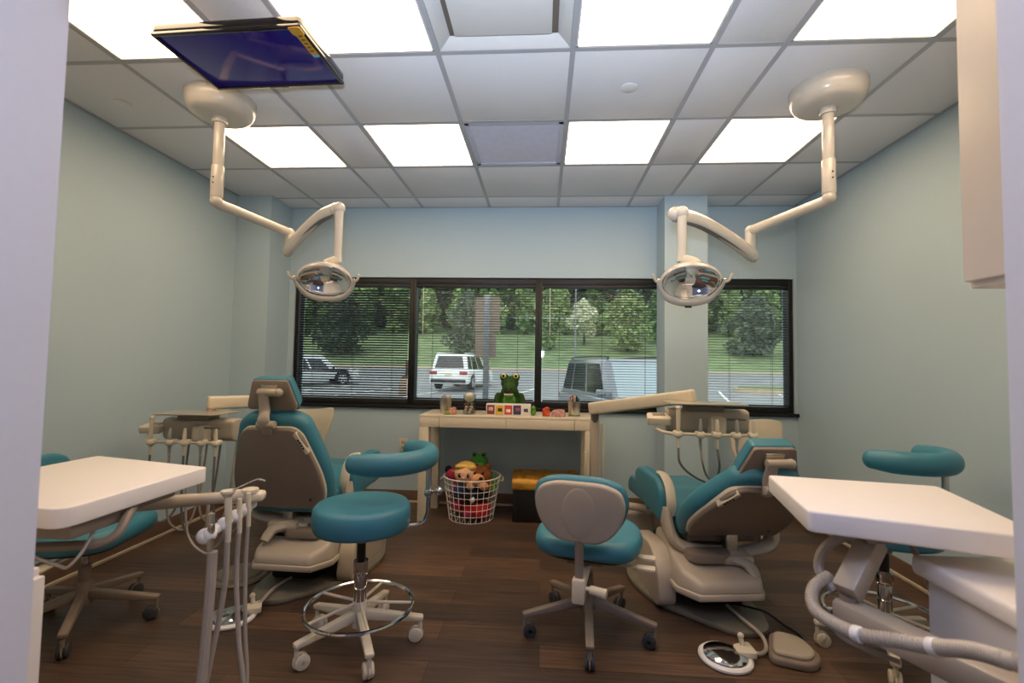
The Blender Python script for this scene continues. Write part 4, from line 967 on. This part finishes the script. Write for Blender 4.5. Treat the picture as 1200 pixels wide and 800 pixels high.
cup('steel cup of dark and red pens at the right end of the console table', .25, 3.74, .05, .12, [2, 1, 3, 2, 4, 2, 1, 2, 2], 'coloured pen standing in the right steel cup')
# clear jar
t = thing('jar', 'clear jar of candies with a round cream ball on top', 'jar', (-.58, 3.74, ZT))
MB().lathe([(0, 0), (.05, 0), (.052, .004), (.052, .15), (.05, .154), (.049, .15), (.049, .004), (0, .004)], 36).build('jar_body', M['clear'], t)
rn = random.Random(3); candy = [mat('candy_'+n, h, .4) for n, h in (('white', 'e8e0d4'), ('red', 'b43a32'), ('tan', 'b98c60'), ('dark', '4a3028'))]
k = 0
for i in range(26):
    lay = i//7; a = i*2.4; r = .032*((i % 7)/6)**.5+.002
    o = MB().ell((-.58+math.cos(a)*r, 3.74+math.sin(a)*r, ZT+.015+lay*.021), (.012, .012, .0105), u=10, v=7).build('candy', candy[(0, 1, 0, 2, 0, 3)[i % 6]])
    n_ = ('white', 'red', 'white', 'tan', 'white', 'dark')[i % 6]; tag(o, '%s candy ball inside the clear jar' % n_, 'candy', '%s candies in the jar' % n_)
tag(MB().ell((-.58, 3.74, ZT+.132), (.042, .042, .04), u=24, v=16).build('ball', M['cream']), 'round cream ball resting in the top of the clear jar', 'ball')
# display box with small printed squares
t = thing('display_box', 'low white display box with a row of coloured printed squares', 'box', (-.265, 3.73, ZT))
MB().box((0, 0, .045), (.35, .08, .09), .003).build('box', M['white'], t)
for i, (a, b_) in enumerate((('8a3b34', 'd8c4b0'), ('d8b23a', '3f3a24'), ('c9402c', 'e6d8cc'), ('2f3c6e', 'b04a50'), ('e0dcd4', '4b4650'))):
    x = -.138+i*.069
    pr = MB().box((x, -.0412, .045), (.06, .002, .072), .0005).build('printed_square', mat('print_a%d' % i, a, .5, var=.25, scale=60), t)
    MB().box((x+.004*(i % 2), -.0425, .05-.006*(i % 3)), (.034, .0012, .026), .0005).build('print_block', mat('print_b%d' % i, b_, .5, var=.3, scale=80), pr)
# small things beside
def packet(x, y, w, h, d, hx, label, rz):
    b = MB(); P = rpoly([(-w/2, 0), (w/2, 0), (w*.46, h*.9), (w*.1, h), (-w*.3, h*.86), (-w*.48, h*.7)], .012)
    b.prism(P, -d/2, d/2, Mx=T(x, y, ZT) @ RZ(rz) @ XZ, bev=d*.3, seg=3)
    return tag(b.build('candy_packet', mat('packet_'+hx, hx, .35, var=.5, scale=45)), label, 'candy packet')
packet(-.70, 3.68, .055, .06, .035, 'c9907c', 'pink candy packet beside the left steel cup', 10)
packet(-.742, 3.665, .06, .03, .03, '9aa860', 'flat greenish candy packet before the left steel cup', -5)
packet(.03, 3.71, .06, .075, .03, 'c8502a', 'orange red candy packet right of the display box', 5)
packet(.125, 3.70, .11, .06, .035, 'b98a84', 'pinkish long candy packet left of the right steel cup', -8)
o = MB(); o.ell((0, 0, .03), (.022, .02, .03)); o.ell((0, -.012, .062), (.018, .018, .018)); tag(o.tr(T(-.07, 3.73, ZT)).build('toy_figure', M['lgreen'], remesh=.004), 'tiny bright green toy at the right end of the display box', 'toy')

# ------------------------------------------------------------------ crocodile plush behind the display box
t = thing('plush_toy', 'dark green crocodile plush with yellow eyes sitting on the console table', 'plush toy', (-.27, 3.90, ZT+.011))
b = MB(); b.ell((0, 0, .075), (.09, .075, .085)); b.ell((0, -.01, .16), (.075, .065, .06))
for s in (-1, 1): b.ell((s*.095, -.02, .09), (.035, .035, .07), Mx=RY(0)); b.ell((s*.1, -.05, .035), (.04, .05, .034)); b.ell((s*.05, -.03, .285), (.034, .034, .034))
b.ell((0, -.02, .235), (.075, .065, .06)); b.ell((0, -.085, .2), (.055, .07, .045)); b.ell((0, -.12, .185), (.05, .045, .034))
bo = b.build('body', M['green'], t, remesh=.008)
b = MB(); b.ell((0, -.095, .142), (.044, .05, .022)); b.ell((0, -.055, .09), (.055, .03, .06)); b.build('pale_jaw_and_belly', M['lgreen'], t, remesh=.007)
for s in (-1, 1):
    e = MB().ell((s*.05, -.055, .295), (.022, .018, .022)).build('eye', M['eyew'], t); MB().ell((s*.052, -.071, .296), (.01, .006, .012)).build('pupil', M['eyeb'], e)
    MB().ell((s*.02, -.162, .2), (.009, .007, .008)).build('nostril', M['eyeb'], t)
b = MB().ell((0, -.135, .158), (.03, .012, .008)).build('mouth', M['red'], t)
b = MB()
for i in range(5): b.prism([(-.008, 0), (.008, 0), (0, .014)], -.003, .003, Mx=T(-.028+i*.014, -.148-.004*(2-abs(i-2)), .155) @ RX(180) @ XZ)
b.build('teeth', M['white'], t)

# ------------------------------------------------------------------ wire basket of plush toys
bx, by = -.555, 3.79
t = thing('wire_basket', 'round white wire basket full of plush toys under the console table', 'basket', (bx, by, 0))
b = MB(); n = 26; r0, r1, hb_ = .175, .225, .335
for i in range(n):
    a = 2*PI*i/n; b.tube([(r0*math.cos(a), r0*math.sin(a), .004), (r1*math.cos(a), r1*math.sin(a), hb_)], .0022, n=5, k=1)
for i in range(7):
    f = i/7; b.torus((0, 0, .006+f*hb_), r0+(r1-r0)*f, .0024, 40, 5)
for i in range(-3, 4): w_ = math.sqrt(max(0, r0*r0-(i*.05)**2)); b.tube([(i*.05, -w_, .006), (i*.05, w_, .006)], .002, n=5, k=1)
b.build('wire_sides', M['white'], t)
MB().torus((0, 0, hb_), r1, .0048, 48, 8).build('rim', M['white'], t)
for s in (-1, 1): MB().tube([(s*r1*.96, -.06, hb_-.0), (s*(r1+.018), -.05, hb_-.03), (s*(r1+.02), .05, hb_-.03), (s*r1*.96, .06, hb_)], .006, n=8).build('handle', M['cream'], t)
# the toys
t = thing('plush_toy', 'red plush bundle at the bottom of the wire basket', 'plush toy', (bx+.04, by-.02, .012))
b = MB(); b.ell((0, 0, .07), (.125, .115, .072)); b.ell((.05, -.07, .06), (.06, .05, .055)); b.build('body', M['red'], t, remesh=.012)
MB().ell((-.06, -.10, .05), (.03, .028, .03)).build('patch', M['pink'], t)
t = thing('plush_toy', 'black and navy plush bundle in the middle of the wire basket', 'plush toy', (bx+.03, by, .13))
b = MB(); b.ell((0, 0, .075), (.13, .13, .065)); b.ell((.06, -.08, .08), (.07, .05, .05)); b.ell((-.04, -.09, .06), (.06, .05, .05)); b.build('body', M['blackc'], t, remesh=.012)
t = thing('plush_toy', 'pink plush with black ears at the left of the wire basket', 'plush toy', (bx-.10, by-.02, .12))
b = MB(); b.ell((0, 0, .09), (.06, .07, .11)); b.ell((-.01, -.03, .0), (.045, .05, .07)); b.build('body', M['pink'], t, remesh=.01)
b = MB(); b.ell((-.05, 0, .225), (.055, .055, .05)); b.build('head', M['pink'], t, remesh=.008)
for x, z in ((-.085, .255), (.01, .285)): MB().ell((x, 0, z), (.032, .022, .034)).build('ear', M['blackc'], t)
MB().ell((-.03, -.04, .25), (.03, .02, .018)).build('bow', M['gold'], t)
t = thing('plush_toy', 'doll plush with blond hair and dark eyes on top of the wire basket', 'plush toy', (bx-.045, by-.05, .245))
b = MB(); b.ell((-.02, -.03, .0), (.06, .05, .07)); b.tube([(.03, -.05, .03), (.06, -.08, -.01), (.065, -.08, -.06)], .014, n=8); b.tube([(-.05, -.05, .03), (-.07, -.07, -.02), (-.07, -.065, -.08)], .02, n=8); b.build('clothes', M['navy'], t, remesh=.008)
hd = MB().ell((0, -.02, .115), (.085, .075, .078)).build('head', M['skin'], t)
b = MB(); b.ell((.005, .012, .135), (.092, .075, .076)); b.ell((-.03, -.055, .178), (.05, .03, .02)); b.ell((.05, -.05, .17), (.04, .03, .026), Mx=RY(0)); b.build('hair', M['blond'], t, remesh=.009)
for x in (-.032, .034): e = MB().ell((x, -.088, .115), (.013, .007, .017)).build('eye', M['eyeb'], hd); MB().ell((x+.004, -.094, .121), (.004, .003, .005)).build('eye_glint', M['white'], e)
MB().ell((.002, -.096, .097), (.01, .01, .008)).build('nose', M['skin'], hd); MB().tube([(-.02, -.089, .078), (.002, -.093, .072), (.024, -.089, .078)], .0028, n=6).build('mouth', M['red'], hd)
b = MB(); b.ell((.07, -.08, -.07), (.02, .018, .024)); b.build('hand', M['white'], t)
t = thing('plush_toy', 'brown bear plush with tan muzzle facing right in the wire basket', 'plush toy', (bx+.08, by-.055, .25))
b = MB(); b.ell((0, .02, .09), (.085, .075, .08)); b.ell((.03, .03, .0), (.08, .06, .08)); b.ell((-.045, .03, .16), (.026, .02, .026)); b.ell((.05, .04, .165), (.026, .02, .026)); b.build('body', M['brown'], t, remesh=.009)
b = MB(); b.ell((-.02, -.05, .075), (.055, .045, .046)); b.ell((.03, -.07, .03), (.04, .034, .034)); b.ell((-.075, -.06, .03), (.036, .03, .034)); b.build('muzzle_and_paws', M['tan'], t, remesh=.008)
MB().ell((.012, -.095, .095), (.016, .011, .012)).build('nose', M['eyeb'], t)
for x in (-.045, .02): MB().ell((x, -.052, .125), (.009, .007, .01)).build('eye', M['eyeb'], t)
t = thing('plush_toy', 'tall green frog plush at the back right of the wire basket', 'plush toy', (bx+.05, by+.06, .22))
b = MB(); b.ell((0, 0, .2), (.075, .07, .075)); b.ell((.03, 0, .06), (.085, .07, .11)); b.tube([(.07, -.03, .13), (.115, -.05, .08), (.12, -.085, .02)], [.034, .034, .04], n=10); 
b.ell((-.035, -.02, .27), (.026, .026, .026)); b.ell((.035, -.02, .27), (.026, .026, .026)); b.build('body', M['mgreen'], t, remesh=.009)
MB().ell((.0, -.055, .19), (.05, .022, .03)).build('pale_face', M['lgreen'], t); MB().ell((.118, -.1, .02), (.034, .03, .034)).build('hand', M['lgreen'], t)
for x in (-.035, .035): MB().ell((x, -.044, .275), (.012, .008, .012)).build('eye', M['eyeb'], t)

# ------------------------------------------------------------------ toy chest
t = thing('toy_chest', 'black toy chest with a domed gold lid under the console table', 'chest', (.03, 3.86, 0))
MB().box((0, 0, .125), (.5, .3, .25), .008).build('chest_body', M['chestb'], t)
arc = [(-.158, .25), (-.16, .265)]+[(.158*math.cos(PI-PI*i/12), .27+.105*math.sin(PI*i/12)) for i in range(13)]+[(.16, .265), (.158, .25)]
lid = MB().prism(arc, -.258, .258, Mx=YZ, bev=.006).build('lid', M['gold'], t)
for x in (-.2, 0, .2):
    b = MB(); P = [(.163*math.cos(PI-PI*i/12), .27+.110*math.sin(PI*i/12)) for i in range(13)]
    b.prism([(-.163, .252)]+P+[(.163, .252)], x-.018, x+.018, Mx=YZ, bev=.002); b.build('lid_band', M['gold'], lid)
b = MB(); b.box((0, -.162, .255), (.07, .012, .07), .006); b.cyl((0, -.166, .25), (0, -.172, .25), .012); b.build('latch', M['gold'], t)
for i in range(3): MB().torus((-.135+i*.03, 0, 0), .012, .003, 18, 6, Mx=T(0, -.118, .342) @ RX(52)).build('raised_ornament', M['gold'], lid)
for x in (-.235, .235): MB().box((x, -.151, .125), (.03, .006, .24), .002).build('corner_strap', M['chestb'], t)

# ------------------------------------------------------------------ light, sky, camera
wd = bpy.data.worlds.new('World'); bpy.context.scene.world = wd; wd.use_nodes = True
nt = wd.node_tree; bg = nt.nodes['Background']
sk = nt.nodes.new('ShaderNodeTexSky'); sk.sky_type = 'NISHITA'; sk.sun_disc = False; sk.sun_elevation = R(50); sk.sun_rotation = R(200); sk.altitude = 50; sk.air_density = 1.0; sk.dust_density = 4.0; sk.ozone_density = 1
mx = nt.nodes.new('ShaderNodeMixRGB'); mx.inputs['Fac'].default_value = .85; mx.inputs['Color2'].default_value = (3.5, 3.5, 3.5, 1)
nt.links.new(sk.outputs['Color'], mx.inputs['Color1']); nt.links.new(mx.outputs['Color'], bg.inputs['Color']); bg.inputs['Strength'].default_value = .55
def area(name, loc, size, energy, col, rot):
    l = bpy.data.lights.new(name, 'AREA'); l.shape = 'RECTANGLE'; l.size, l.size_y = size; l.energy = energy; l.color = col
    o = bpy.data.objects.new(name, l); C.objects.link(o); o.matrix_basis = Matrix.Translation(loc) @ rot; return o
fl = bpy.data.lights.new('camera_flash', 'SPOT'); fl.energy = 240; fl.color = (.66, .80, 1); fl.shadow_soft_size = .05; fl.spot_size = R(85); fl.spot_blend = 1
fo = bpy.data.objects.new('camera_flash', fl); C.objects.link(fo); fo.matrix_basis = T(-.03, -.02, 1.42) @ RX(124)
cam = bpy.data.cameras.new('camera'); co = bpy.data.objects.new('camera', cam); C.objects.link(co); bpy.context.scene.camera = co
cam.sensor_width = 36; cam.lens = 550.4/1200*36; cam.clip_start = .02; cam.clip_end = 400
cam.dof.use_dof = True; cam.dof.focus_distance = 3.0; cam.dof.aperture_fstop = 3.2
YAW, PITCH, ROLL = .0663, .0478, .0167
co.matrix_basis = T(0, 0, 1.23) @ Matrix.Rotation(YAW, 4, 'Z') @ Matrix.Rotation(PI/2+PITCH, 4, 'X') @ Matrix.Rotation(ROLL, 4, 'Z')
s = bpy.context.scene
s.view_settings.view_transform = 'Standard'; s.view_settings.look = 'None'; s.view_settings.gamma = 1; s.view_settings.use_curve_mapping = False
s.view_settings.exposure = 0
s.cycles.max_bounces = 8; s.cycles.diffuse_bounces = 5; s.cycles.transparent_max_bounces = 16; s.cycles.use_denoising = True
